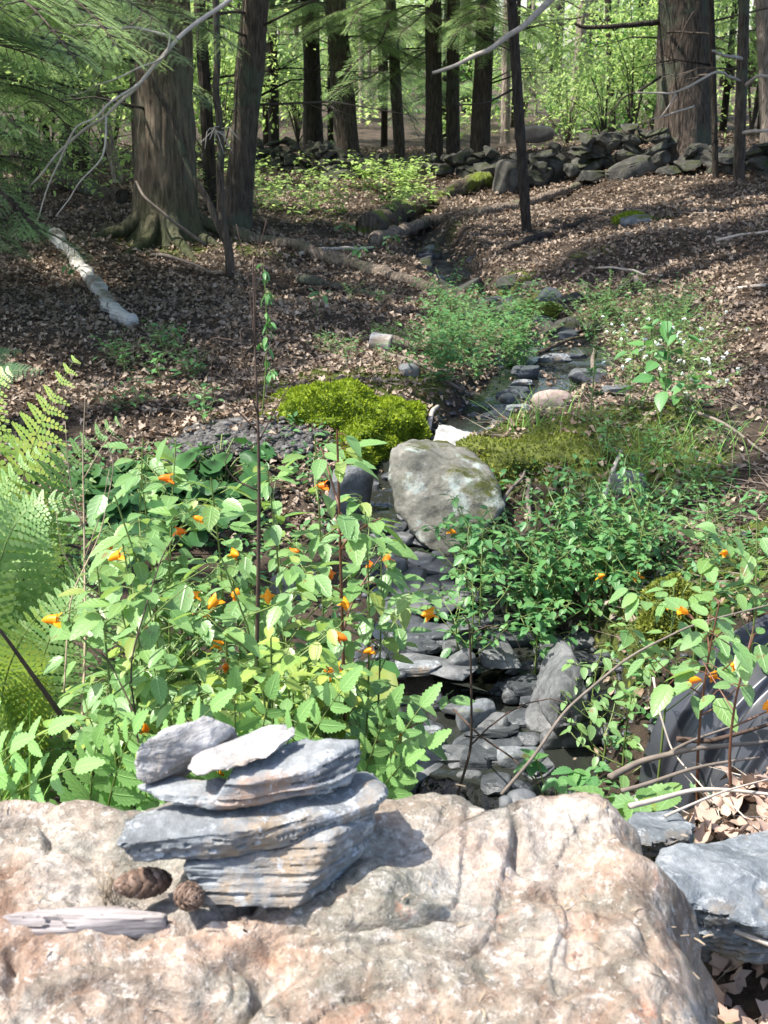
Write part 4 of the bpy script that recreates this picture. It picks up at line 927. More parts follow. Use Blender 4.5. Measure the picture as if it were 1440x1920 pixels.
for j, (tx, ty, Y, bx, w_) in enumerate([(158, 648, 2.95, -1.05, .19), (245, 775, 2.8, -1.0, .14), (-40, 640, 3.0, -1.15, .2), (30, 690, 2.8, -1.1, .18), (235, 1010, 2.7, -1.0, .12), (90, 830, 2.7, -1.0, .17), (-30, 800, 2.6, -1.15, .18), (150, 940, 2.6, -1.05, .15), (200, 880, 2.9, -1.1, .14)]):
    tip = P(tx, ty, Y); b = gb(bx + .02 * j, 3.0 - .05 * j); fr(root, 'frond', b, tip, np.array([-.05 - .03 * (j % 3), -.05, .12 + .05 * (j % 4)]), w_ * 1.1, 'leaf_fern' if j % 3 else 'leaf_jewel2', side=[.5 * math.sin(j * 2.1), -.6, .7 + .3 * math.cos(j * 1.7)])
root = empty('fern', (-.85, 2.4, hz(-.85, 2.4)), 'lower pale fern with fronds arching across the left edge beneath the tall fern', 'fern')
for j, (tx, ty, Y, w_) in enumerate([(95, 1130, 2.2, .14), (215, 1060, 2.5, .12), (-40, 1060, 2.3, .15), (-20, 1230, 2.0, .11)]):
    tip = P(tx, ty, Y); fr(root, 'frond', gb(-.85 + .03 * j, 2.4 + .03 * j), tip, np.array([-.05, -.03, .10 + .05 * (j % 3)]), w_ * 1.15, 'leaf_fern' if j % 2 else 'leaf_jewel2', side=[.6 * math.sin(j * 1.9 + 1), -.5, .8])
root = empty('fern', (-2.0, 5.2, hz(-2.0, 5.2)), 'dark fern in the shade behind the tall bright fern', 'fern')
for j, (tx, ty, Y) in enumerate([(50, 660, 5.2), (-20, 690, 5.1), (90, 700, 5.0)]):
    fr(root, 'frond', gb(-2.0, 5.2), P(tx, ty, Y), np.array([0, 0, .1]), .14, 'leaf_dark')
# sensitive fern: broad wavy lobes
LOBE = leaf_tpl(15, .46, .10, .15, .12, tip=.8)
def sens(base, tip, bow, L, root, n=6):
    base = np.array(base); tip = np.array(tip); t = np.linspace(0, 1, 30)[:, None]; ax = base + (tip - base) * t + np.array(bow) * 4 * t * (1 - t)
    tan = np.gradient(ax, axis=0); tan /= np.linalg.norm(tan, axis=1)[:, None]; mb, st = MB(), MB(); rb_ = np.array(root.location)
    st.tube(ax - rb_, np.linspace(.003, .001, 30), 5, False); nrm = np.array([0, -.6, .8])
    for i in range(n):
        u = .4 + .6 * i / n; k = int(u * 29); tt = tan[k]; sd = np.cross(tt, nrm); sd /= np.linalg.norm(sd); nn_ = np.cross(sd, tt); Ls = L * (1.1 - .75 * (u - .4) / .6) * (.62 if np.array(root.location)[0] > -.2 else .9)
        for sg in (-1, 1):
            yv = sd * sg * .8 + tt * .6; yv /= np.linalg.norm(yv); xv = np.cross(yv, nn_)
            mb.inst(LOBE, (np.stack([xv, yv, nn_], -1) * Ls)[None], (ax[k] - rb_)[None])
    tt = tan[-1]; sd = np.cross(tt, nrm); sd /= np.linalg.norm(sd); mb.inst(LOBE, (np.stack([sd, tt, np.cross(sd, tt)], -1) * L * .6)[None], (ax[-1] - rb_)[None])
    f = mb.build('frond', MT['leaf_sens'], root, smooth=True); st.build('stem', MT['stem'], f, smooth=True)
for lb, bs, tips in [
  ('broad-lobed fern just behind the two top stones of the stack', (-.28, 2.0), [(640, 1295, 1.95), (505, 1310, 1.9), (440, 1300, 1.85), (560, 1350, 1.85)]),
  ('broad-lobed fern left of the stacked stones', (-.55, 1.9), [(395, 1330, 1.8), (250, 1370, 1.75), (330, 1400, 1.75), (180, 1400, 1.8)]),
  ('broad-lobed fern at the lower left edge behind the boulder', (-.9, 1.9), [(90, 1370, 1.75), (20, 1400, 1.7), (-40, 1350, 1.8), (140, 1440, 1.7)]),
  ('yellow green broad-lobed fern over the stream stones right of the stack', (-.1, 2.15), [(800, 1400, 2.1), (790, 1325, 2.2), (730, 1330, 2.1), (760, 1430, 2.0)])]:
    root = empty('lobed_fern', (bs[0], bs[1], hz(*bs)), lb, 'fern', 'broad-lobed ferns behind the boulder')
    for t_ in tips: sens(gb(*bs) + [0, 0, .05], P(*t_), (0, 0, .06), .105, root)
# grass
def blades(n, cx, cy, rx, ry, h, seed, wdt=.004, bend=.4):
    r = np.random.default_rng(seed); mb = MB(); x = cx + r.normal(size=n) * rx; y = cy + r.normal(size=n) * ry; z = H(x, y); s5 = np.linspace(0, 1, 6)
    V = np.stack([np.stack([-.5 * (1 - s5 ** 2), s5 * 0, s5], -1), np.stack([.5 * (1 - s5 ** 2), s5 * 0, s5], -1)], 1).reshape(-1, 3)
    for i in range(n):
        az = r.uniform(0, 6.28); b_ = bend * r.uniform(.3, 1.4); hh = h * r.uniform(.5, 1.2); v = V.copy(); yy = b_ * v[:, 2] ** 2 * hh
        v = np.stack([v[:, 0] * wdt * math.cos(az) - yy * math.sin(az), v[:, 0] * wdt * math.sin(az) + yy * math.cos(az), v[:, 2] * hh * (1 - .3 * b_)], -1) + [x[i], y[i], z[i]]
        mb.addf(v, [(2 * k_, 2 * k_ + 1, 2 * k_ + 3, 2 * k_ + 2) for k_ in range(5)])
    return mb
tag(blades(60, -.8, 2.05, .12, .12, .55, 1, .007).build('grass_tuft', MT['grass'], smooth=True), 'tall thin grass blades at the lower left behind the boulder', 'grass')
q = G(1000, 800); tag(blades(60, q[0], q[1], .08, .05, .18, 2, .004, .9).build('grass_tuft', MT['grass'], smooth=True), 'drooping grass tuft on the mossy bank behind the lichened boulder', 'grass')
q = G(1230, 900); tag(blades(160, q[0], q[1], .2, .12, .18, 3, .003, .9).build('grass_tuft', MT['grass'], smooth=True), 'thin dark grass on the right bank', 'grass')

# ------------------------------------------------------------ bare stalks, sticks, vines
def polytube(name, pts, r0, r1, mat, label=None, cat=None, group=None, parent=None, seg=8, jit=0., kids=()):
    pts = np.array([np.array(p_, float) for p_ in pts]); n = max(12, len(pts) * (20 if seg >= 20 else 6)); s_ = np.linspace(0, len(pts) - 1, n)
    pp = np.stack([np.interp(s_, range(len(pts)), pts[:, i]) for i in range(3)], -1)
    for _ in range(3): pp[1:-1] = (pp[:-2] + 2 * pp[1:-1] + pp[2:]) / 4
    if jit: pp = pp + jit * np.stack([noise(pp + 7 * i, 6, i) for i in range(3)], -1)
    org = pp[0].copy(); mb = MB(); mb.tube(pp - (org if parent is None else np.array(parent.location)), np.linspace(r0, r1, n), seg)
    for kp, k0, k1 in kids:
        kp = np.array([np.array(p_, float) for p_ in kp]); s2 = np.linspace(0, len(kp) - 1, 8); kk = np.stack([np.interp(s2, range(len(kp)), kp[:, i]) for i in range(3)], -1)
        mb.tube(kk - (org if parent is None else np.array(parent.location)), np.linspace(k0, k1, 8), 6)
    o = mb.build(name, MT[mat], parent, smooth=True)
    if parent is None: o.location = Vector(org)
    return tag(o, label, cat, group)
def PP(l): return [P(*q) for q in l]
polytube('dead_stalk', [gb(P(478, 1400, 2.3)[0], 2.3)] + PP([(480,1300,2.3),(484,1100,2.3),(486,900,2.3),(484,800,2.3),(478,650,2.32),(474,480,2.34)]), .0055, .0012, 'drydark', 'tall bare stalk rising through the jewelweed to the fallen log', 'stalk',
  kids=[(PP([(484,810,2.3),(445,770,2.3),(400,745,2.3),(360,730,2.3)]), .002, .0008), (PP([(484,830,2.3),(520,760,2.3),(560,700,2.3)]), .0018, .0007), (PP([(484,780,2.3),(460,700,2.3),(450,620,2.3)]), .0018, .0007), (PP([(450,640,2.3),(400,632,2.3),(382,650,2.3)]), .0012, .0006),
        (PP([(450,660,2.3),(430,650,2.3),(445,760,2.3)]), .0012, .0006), (PP([(484,920,2.3),(440,900,2.3),(420,870,2.3),(435,840,2.3)]), .002, .0008), (PP([(478,650,2.3),(466,520,2.3),(443,420,2.3)]), .0015, .0007), (PP([(480,600,2.3),(478,500,2.3),(500,412,2.3)]), .0015, .0007), (PP([(484,700,2.3),(500,660,2.3),(528,625,2.3)]), .0015, .0007), (PP([(400,745,2.3),(395,700,2.3),(400,650,2.3)]), .001, .0006)])
for i, (l, m_, r0, lb) in enumerate([
  ([(150,1450,2.1),(160,1200,2.3),(158,1000,2.45),(155,850,2.5),(160,740,2.5)], 'dry', .003, 'dry branching stalk standing in front of the fern'),
  ([(120,1300,2.2),(130,1120,2.3),(190,1000,2.4),(215,870,2.4),(200,830,2.4)], 'dry', .002, 'thin crooked dry stalk right of the branching one'),
  ([(190,1450,2.0),(100,1320,1.95),(0,1180,1.9),(-60,1120,1.9)], 'drydark', .007, 'dark stick slanting down to the boulder at the lower left'),
  ([(270,1440,2.0),(240,1250,2.0),(300,1050,2.1),(330,1000,2.1)], 'drydark', .002, 'thin dark twig leaning left of the stack'),
  ([(265,1430,1.9),(250,1330,1.95),(205,1240,2.0),(190,1225,2.0)], 'drydark', .0018, 'short hooked dark twig beside the grass')]):
    kids = []
    if i == 0: kids = [(PP([(158,1000,2.45),(130,900,2.45),(122,790,2.45)]), .0015, .0007), (PP([(156,900,2.45),(190,840,2.45),(215,805,2.45)]), .0018, .0007), (PP([(158,1050,2.4),(190,960,2.4),(205,880,2.4)]), .0015, .0007), (PP([(157,1100,2.4),(115,1030,2.4),(105,960,2.4)]), .0013, .0006)]
    polytube('dead_stalk', PP(l), r0, .0009, m_, lb, 'stalk', kids=kids)
polytube('twig', PP([(855,1500,2.4),(885,1400,2.42),(883,1250,2.42),(880,1165,2.42),(865,1150,2.42)]), .0035, .0012, 'drydark', 'upright reddish brown twig with a curled tip over the stream', 'twig',
  kids=[(PP([(880,1400,2.42),(930,1350,2.42),(980,1320,2.42),(1040,1308,2.42),(1075,1325,2.42),(1070,1360,2.42)]), .002, .001), (PP([(884,1190,2.42),(910,1172,2.42),(950,1180,2.42),(975,1210,2.42),(980,1240,2.42)]), .0015, .0008), (PP([(884,1210,2.42),(900,1190,2.42),(900,1215,2.42),(885,1215,2.42)]), .001, .0006), (PP([(910,1172,2.42),(935,1200,2.42),(958,1265,2.42)]), .001, .0006)])
polytube('twig', PP([(940,1490,2.2),(1000,1420,2.25),(1060,1330,2.35),(1180,1230,2.45),(1300,1170,2.5),(1460,1130,2.6)]), .004, .002, 'stick', 'long thin pale stem slanting from the boulder up to the right', 'twig')
polytube('twig', PP([(850,1330,3.0),(900,1380,2.8),(960,1420,2.7),(1010,1470,2.6)]), .003, .002, 'drydark', 'thin dark twig crossing the flat slab', 'twig')
polytube('twig', PP([(1225,1270,2.5),(1235,1330,2.45),(1260,1410,2.4),(1330,1490,2.2)]), .003, .0015, 'stickpale', 'pale bent stem hanging in front of the pipe', 'twig')
for i, (l, r0, lb, mt) in enumerate([
  ([(1140,1470,2.25),(1200,1440,2.3),(1300,1420,2.3),(1440,1400,2.35)], .008, 'thick dead branch lying along the foot of the pipe', 'stick'),
  ([(1270,1400,2.4),(1330,1405,2.38),(1400,1380,2.4),(1460,1360,2.4)], .007, 'dark forked branch resting on the pipe', 'drydark'),
  ([(1160,1490,2.15),(1280,1455,2.2),(1420,1430,2.25)], .005, 'long grey twig just in front of the thick dead branch', 'stick'),
  ([(1180,1520,2.05),(1300,1490,2.1),(1460,1500,2.08)], .006, 'pale twig across the dry leaves near the slates', 'stickpale'),
  ([(1250,1540,2.0),(1350,1500,2.05),(1440,1470,2.1)], .003, 'thin pale twig crossing the other twigs', 'stickpale'),
  ([(1310,1735,1.6),(1380,1760,1.58),(1460,1800,1.55)], .008, 'pale peeled twig under the big flat slate', 'stickpale'),
  ([(1250,1430,2.3),(1330,1390,2.4),(1440,1340,2.5)], .004, 'thin grey twig on top of the pipe ribs', 'stick')]):
    polytube('twig', [p_ + [0, 0, .015] for p_ in PP(l)], r0, r0 * .5, mt, lb, 'twig', 'twigs piled by the pipe', jit=.01)
for i, (l, r0, r1, mt, lb) in enumerate([
  ([(1105,1000,0),(1160,880,0),(1165,855,0)], .012, .006, 'stickpale', 'pale broken branch propped on the mossy bank'),
  ([(985,905,0),(995,960,0),(1000,985,0)], .012, .007, 'stick', 'short grey stub standing below the mossy bank'),
  ([(930,990,0),(960,930,0),(990,880,0)], .008, .004, 'stick', 'thin crooked stick against the right side of the lichened boulder'),
  ([(1280,780,0),(1340,815,0),(1440,860,0)], .008, .005, 'stick', 'long thin stick on the litter right of the saplings'),
  ([(800,825,0),(810,795,0),(820,778,0)], .014, .008, 'stickpale', 'short pale stick wedged behind the lichened boulder'),
  ([(730,670,0),(790,705,0),(850,735,0),(880,760,0)], .012, .006, 'stick', 'long crooked stick below the fine-leaved herbs'),
  ([(1120,720,0),(1108,690,0),(1120,655,0)], .014, .008, 'stick', 'curved root standing at the right of the upper stream'),
  ([(1000,680,0),(1060,655,0),(1110,635,0)], .014, .006, 'bark_moss', 'mossy stick bridging the shaded upper stream'),
  ([(640,1020,0),(700,1030,0),(800,1025,0)], .008, .004, 'stick', 'dark stick in front of the lichened boulder foot')]):
    polytube('stick', [G(a, b) + [0, 0, .02 + .03 * (k_ % 2)] for k_, (a, b, _) in enumerate(l)], r0, r1, mt, lb, 'stick', jit=.015)
# logs
def log(name, pts, r0, r1, mat, label, kids=(), lift=.6, seg=24, cat='log'):
    W = [G(a, b) for a, b in pts]; W = [w_ + [0, 0, r0 * lift] for w_ in W]; o = polytube(name, W, r0, r1, mat, label, cat, seg=seg, jit=.02, kids=kids)
    n_ = len(o.data.vertices); co = np.empty(n_ * 3, np.float32); no = np.empty(n_ * 3, np.float32); o.data.vertices.foreach_get('co', co); o.data.vertex_normals.foreach_get('vector', no); co = co.reshape(-1, 3); no = no.reshape(-1, 3)
    co = co + no * (r0 * .28 * fbm(co, 9, 3, 5) + r0 * .12 * fbm(co, 40, 2, 6))[:, None]; o.data.vertices.foreach_set('co', co.astype(np.float32).ravel()); o.data.update(); return o
log('birch_log', [(100, 447), (150, 505), (195, 560), (215, 600), (252, 612)], .05, .04, 'birch', 'pale mottled birch branch lying on dark litter at the left')
log('fallen_log', [(440, 445), (560, 472), (640, 495), (720, 520), (800, 548), (880, 572)], .05, .035, 'bark_log', 'long weathered fallen log crossing behind the moss mound', )
log('fallen_log', [(690, 440), (770, 405), (850, 372), (915, 350)], .10, .085, 'bark_moss', 'dark mossy log sloping up to the upright boulder')
log('fallen_log', [(700, 462), (800, 425), (900, 405), (1000, 385), (1090, 350)], .055, .035, 'bark_log', 'pale thin log in front of the mossy log')
log('fallen_log', [(560, 535), (700, 560), (800, 575)], .03, .02, 'bark', 'thin dark pole lying below the long weathered log')
log('fallen_branch', [(950, 470), (1040, 440), (1100, 420)], .035, .02, 'bark_dark', 'dark branch at the foot of the curved slim trunk')
log('fallen_branch', [(230, 385), (170, 365), (110, 350)], .08, .06, 'bark', 'grey log lying behind the hemlock roots')
root = polytube('birch_log', [G(698, 655) + [0, 0, .04], G(735, 662) + [0, 0, .045]], .05, .048, 'birch', 'short broken log wrapped in curling grey birch bark', 'log', seg=28)
polytube('rotten_core', [G(733, 662) + [0, 0, .045], G(772, 668) + [0, 0, .035]], .036, .02, 'bark_log', parent=None, seg=20, jit=.02)
oc = bpy.data.objects['rotten_core']; oc.parent = root; oc.location = oc.location - root.location
place('stone', 768, 692, 40, 32, 'stone_grey', 91, 'pale greenish angular stone below the short birch log', group=None)
for i, (a, b, c_, d_, lb) in enumerate([((1120, 510), (1240, 525), .008, .005, 'thin pale stick on the right slope'), ((1340, 460), (1440, 440), .012, .008, 'pale stick at the right edge of the slope'), ((1360, 545), (1440, 550), .012, .01, 'short pale stick low on the right slope'), ((1070, 398), (1330, 405), .012, .006, 'long thin dark stick across the upper slope'), ((1150, 560), (1230, 500), .01, .006, 'dark stick slanting up the right slope'), ((560, 480), (700, 470), .015, .01, 'sunlit stick behind the long weathered log'), ((280, 480), (420, 520), .014, .008, 'thin branch on the litter below the big hemlock')]):
    polytube('stick', [G(*a) + [0, 0, .02], (G(*a) + G(*b)) / 2 + [0, 0, .035], G(*b) + [0, 0, .02]], c_, d_, 'stickpale' if i in (0, 1, 2, 5) else 'stick', lb, 'stick', jit=.02)
# leafy vine column above the moss mound
q = G(490, 790); t_ = P(503, 495, q[1]); herb('climbing_vine', q, 'narrow upright vine with glossy hanging leaves behind the bare stalk', 'vine', None, mat='leaf_blue', seed=880, h=t_[2] - q[2], leaf=.055, nl=80, spread=.05, branches=4, bare=.2, tplt=LF_P, petiole=.2, pitch=(-1.2, -.3), lean=(.03, 0))
q = G(770, 780); herb('weed', G(1105, 790), 'dark spiky weed standing on the mossy bank in front of the upper stream', 'plant', None, mat='leaf_dark', seed=881, h=.38, leaf=.04, nl=70, spread=.04, branches=3, bare=.1, tplt=LF_P, petiole=.1, pitch=(0, .9))
print('sticks', time.time() - T0)

# ------------------------------------------------------------ moss mound and gravel undercut
def mound(name, c, dims, label, seed, bladen, mat='moss_blade', bl=.03):
    V, F = ICO[5]; v = V.copy(); v[:, 2] = np.maximum(v[:, 2], -.6)
    v = v * np.array(dims) / 2 * (1 + .34 * fbm(V + seed, 1.7, 4, seed))[:, None]
    m2 = N('moss_bed'); m2.col(m2.ramp(m2.noise(30, 5), [(.35, (.05, .08, .01)), (.7, (.2, .26, .02))])).rough(.95); m2.bump(m2.noise(120, 3), .7, .01)
    if mat == 'moss_olive': m2.col(m2.ramp(m2.noise(30, 5), [(.35, (.04, .05, .012)), (.7, (.13, .15, .03))]))
    root = empty(name, c, label, 'moss'); mb = MB(); mb.add(v, F.ravel(), np.full(len(F), 3)); mb.build('moss_bed', m2.m, root, smooth=True)
    r = np.random.default_rng(seed); tri = v[F]; a = np.linalg.norm(np.cross(tri[:, 1] - tri[:, 0], tri[:, 2] - tri[:, 0]), axis=1) * (tri[:, :, 2].mean(1) > -dims[2] * .3)
    idx = r.choice(len(F), bladen, p=a / a.sum()); w_ = r.dirichlet([1, 1, 1], bladen); p0 = np.einsum('nk,nkj->nj', w_, tri[idx])
    nrm_ = np.cross(tri[:, 1] - tri[:, 0], tri[:, 2] - tri[:, 0])[idx]; nrm_ /= np.linalg.norm(nrm_, axis=1)[:, None]
    zz = nrm_ + r.normal(0, .45, (bladen, 3)); zz /= np.linalg.norm(zz, axis=1)[:, None]; xx = np.cross(zz, r.normal(size=(bladen, 3))); xx /= np.linalg.norm(xx, axis=1)[:, None]; yy = np.cross(zz, xx)
    s_ = bl * r.uniform(.4, 1.1, bladen); M = np.stack([xx, yy, zz], -1) * s_[:, None, None]
    mb = MB(); mb.inst((np.array([[-.16, 0, -.1], [.16, 0, -.1], [.22, .05, .5], [0, .1, 1], [-.22, .05, .5]]), [0, 1, 2, 3, 4], [5]), M, p0); mb.build('moss_fronds', MT[mat], root)
c = G(650, 800); mound('moss_mound', c + [-.03, .08, -.09], (.66, .56, .42), 'bright yellow green moss mound lit by the sun', 3, 24000, 'moss_blade', .02)
c = G(565, 770); mound('moss_mound', c + [0.02, .08, -.08], (.44, .4, .24), 'low bright moss lobe at the left end of the sunlit moss mound', 13, 10000, 'moss_blade', .018)
c = G(725, 800); mound('moss_mound', c + [0, .05, -.06], (.34, .4, .30), 'darker green moss hump between the bright mound and the lichened boulder', 4, 14000, 'moss_blade', .022)
c = G(1225, 1190); mound('moss_mound', P(1262, 1155, 3.05), (.16, .15, .20), 'olive moss cushion on the bank beside the pipe', 5, 9000, 'moss_olive', .014)
c = G(1010, 600); mound('moss_mound', c, (.28, .25, .2), 'small moss cushion at the shaded head of the upper stream', 6, 6000, 'moss_olive', .02)
c = G(1190, 415); mound('moss_mound', c + [0, 0, 0], (.3, .25, .12), 'small bright moss cushion in the middle of the leafy slope', 7, 3000, 'moss_blade', .02)
# right mossy bank hump
c = G(1060, 850); mound('moss_mound', c + [.02, .12, -.13], (.9, .75, .30), 'wide mossy bank hump right of the lichened boulder', 8, 16000, 'moss_olive', .018)
def scatter_stones(name, n, xy, smin, smax, mat, kindlabel, seed, zoff=0.):
    r = np.random.default_rng(seed); mb = MB(); V, F = ICO[2]; x, y = xy(r, n); z = H(x, y) + zoff
    v0 = np.sign(V) * np.abs(V) ** .7; M = rotm(r.uniform(0, 6.28, n), r.normal(0, .2, n), r.normal(0, .2, n)); S = r.uniform(smin, smax, n)[:, None] * np.stack([r.uniform(.7, 1.2, n), r.uniform(.6, 1, n), r.uniform(.3, .7, n)], -1)
    mb.inst((v0, F.ravel(), np.full(len(F), 3)), M * S[:, None, :], np.stack([x, y, z + S[:, 2] * .3], -1)); return tag(mb.build(name, MT[mat], smooth=True), kindlabel, 'gravel', kind='stuff')
def near_stream(r, n):
    i = r.integers(0, 11, n); t = r.random(n); p_ = SLP[i] + (SLP[i + 1] - SLP[i]) * t[:, None]; p_ = p_ + r.normal(0, 1, (n, 2)) * (SLW[i] * .8)[:, None]; return p_[:, 0], p_[:, 1]
scatter_stones('gravel', 5000, near_stream, .004, .02, 'slate_dark', 'small wet pebbles and gravel along the stream bed', 1)
def undercut(r, n): return r.uniform(-.88, -.3, n), r.normal(4.85, .05, n)
scatter_stones('gravel', 1500, undercut, .005, .018, 'gravel', 'coarse grey gravel in the eroded bank behind the jewelweed', 2, .02)
c = P(450, 850, 4.9); rock('soil_bank', (c[0] + .06, 4.98, hz(c[0], 4.9) - .07), (.66, .22, .20), 'gravel', 95, 'eroded gravelly soil bank left of the moss mound', 'soil bank', boxy=.5, rough=.15, sub=5)

r = np.random.default_rng(91); n = 16000; y = r.uniform(2.0, 5.0, n); x = r.uniform(-2.6, 2.4, n); z = H(x, y); px_, py_, _ = proj(np.stack([x, y, z], -1)); dd_, _, ww_ = stream(x, y)
k_ = (dd_ > ww_ + .05) & ((x < -.15) | (py_ > 880) & (x > .2)) & ~((x > .55) & (y < 2.45)) & (noise(np.stack([x, y, 0 * x], -1), 3, 4) > -.35); x, y, z = x[k_], y[k_], z[k_]; n = len(x); mb = MB()
mb.inst(LF_S, rotm(r.uniform(0, 6.28, n), r.uniform(-.2, .9, n), r.normal(0, .4, n), r.uniform(.018, .045, n)), np.stack([x, y, z + r.random(n) * .06], -1))
tag(mb.build('ground_cover', MT['leaf_blue']), 'small green leaves of low ground cover over the banks', 'ground cover', kind='stuff')
# ------------------------------------------------------------ leaf litter, twigs
def keep_mask(x, y):
    d_, _, sw_ = stream(x, y); return ~((d_ < sw_ + .02) & (y < 12) & (rng.random(len(x)) < .75))
r = np.random.default_rng(77)
n = 150000; u = r.random(n); y = 3.0 + 15 * u ** 1.15; x = (r.random(n) - .5) * 2 * (y * .40 + .7); m_ = keep_mask(x, y) & ~((y < 4.2) & (x < .5)); x, y = x[m_], y[m_]; m_ = fbm(np.stack([x, y, 0 * x], -1), 2.2, 3, 44) > -.85; x, y = x[m_], y[m_]
# the right bank near the stream is mossy: thin litter there
pxx, pyy, _ = proj(np.stack([x, y, H(x, y)], -1)); m_ = ~((pyy > 760) & (pxx > 830) & (r.random(len(x)) < .72)); x, y = x[m_], y[m_]
z = H(x, y); n = len(x); mb = MB(); s_ = r.uniform(.014, .042, n) * (.8 + .5 * r.random(n) ** 3) * (1 + .03 * y)
for k_ in range(5):
    i = np.arange(n) % 5 == k_; j = i.sum(); mb.inst(DEAD[k_], rotm(r.uniform(0, 6.28, j), r.normal(0, .4, j), r.normal(0, .4, j), s_[i]), np.stack([x[i], y[i], z[i] + .008 + r.random(j) * .012], -1))
tag(mb.build('leaf_litter', MT['litter']), 'brown dead leaves covering the forest floor', 'leaf litter', kind='stuff')
n = 1700; x = r.uniform(.55, 1.75, n); y = r.uniform(1.2, 2.3, n); z = H(x, y); mb = MB()
for k_ in range(5):
    i = np.arange(n) % 5 == k_; j = i.sum(); mb.inst(DEAD[k_], rotm(r.uniform(0, 6.28, j), r.normal(0, .5, j), r.normal(0, .5, j), r.uniform(.03, .075, j)), np.stack([x[i], y[i], z[i] + .01 + r.random(j) * .02], -1))
tag(mb.build('leaf_litter', MT['litter_pale']), 'pale dry leaves on the road edge right of the boulder', 'leaf litter', kind='stuff')
n = 15000; y = 3.4 + 11 * r.random(n) ** 1.2; x = (r.random(n) - .5) * 2 * (y * .40 + .5); m_ = keep_mask(x, y) & ~((y < 4.8) & (x < .7)); x, y = x[m_], y[m_]; n = len(x); z = H(x, y) + .015
tw = (np.array([[-.5, 0, 0], [0, .006, .0], [.5, 0, 0], [0, -.004, .006], [-.1, .0, .008]]), [0, 3, 1, 1, 3, 2, 0, 1, 4], [3, 3, 3])
mb = MB(); L = r.uniform(.06, .35, n); M = rotm(r.uniform(0, 3.14, n), r.normal(0, .1, n), r.normal(0, .12, n)) * L[:, None, None]; mb.inst(tw, M, np.stack([x, y, z], -1))
tag(mb.build('twig_litter', MT['stick']), 'fine dead twigs scattered over the leaf litter', 'twigs', kind='stuff')
n = 260; x = r.uniform(.55, 1.7, n); y = r.uniform(1.3, 2.35, n); z = H(x, y) + .02; mb = MB(); mb.inst(tw, rotm(r.uniform(0, 3.14, n), r.normal(0, .1, n), r.normal(0, .15, n)) * r.uniform(.06, .3, n)[:, None, None], np.stack([x, y, z], -1))
tag(mb.build('twig_litter', MT['stickpale']), 'bleached twigs on the dry leaves at the road edge', 'twigs', kind='stuff')
n = 90000; i = r.integers(0, XX.size, n * 3); xm, ym = XX.ravel()[i], YY.ravel()[i]; mv = mx_.ravel()[i]
k_ = (mv > .45) & (ym > 2) & (ym < 14); xm, ym = xm[k_][:40000], ym[k_][:40000]; n = len(xm); xm = xm + r.normal(0, .015, n); ym = ym + r.normal(0, .015, n); mb = MB()
mb.inst((np.array([[-.16, 0, -.1], [.16, 0, -.1], [.22, .05, .5], [0, .1, 1], [-.22, .05, .5]]), [0, 1, 2, 3, 4], [5]), rotm(r.uniform(0, 6.28, n), r.normal(0, .5, n), r.normal(0, .5, n), r.uniform(.008, .022, n)), np.stack([xm, ym, H(xm, ym)], -1))
tag(mb.build('ground_moss', MT['moss_olive']), 'olive moss growing over the banks and around the roots', 'moss', kind='stuff')
print('litter', time.time() - T0)

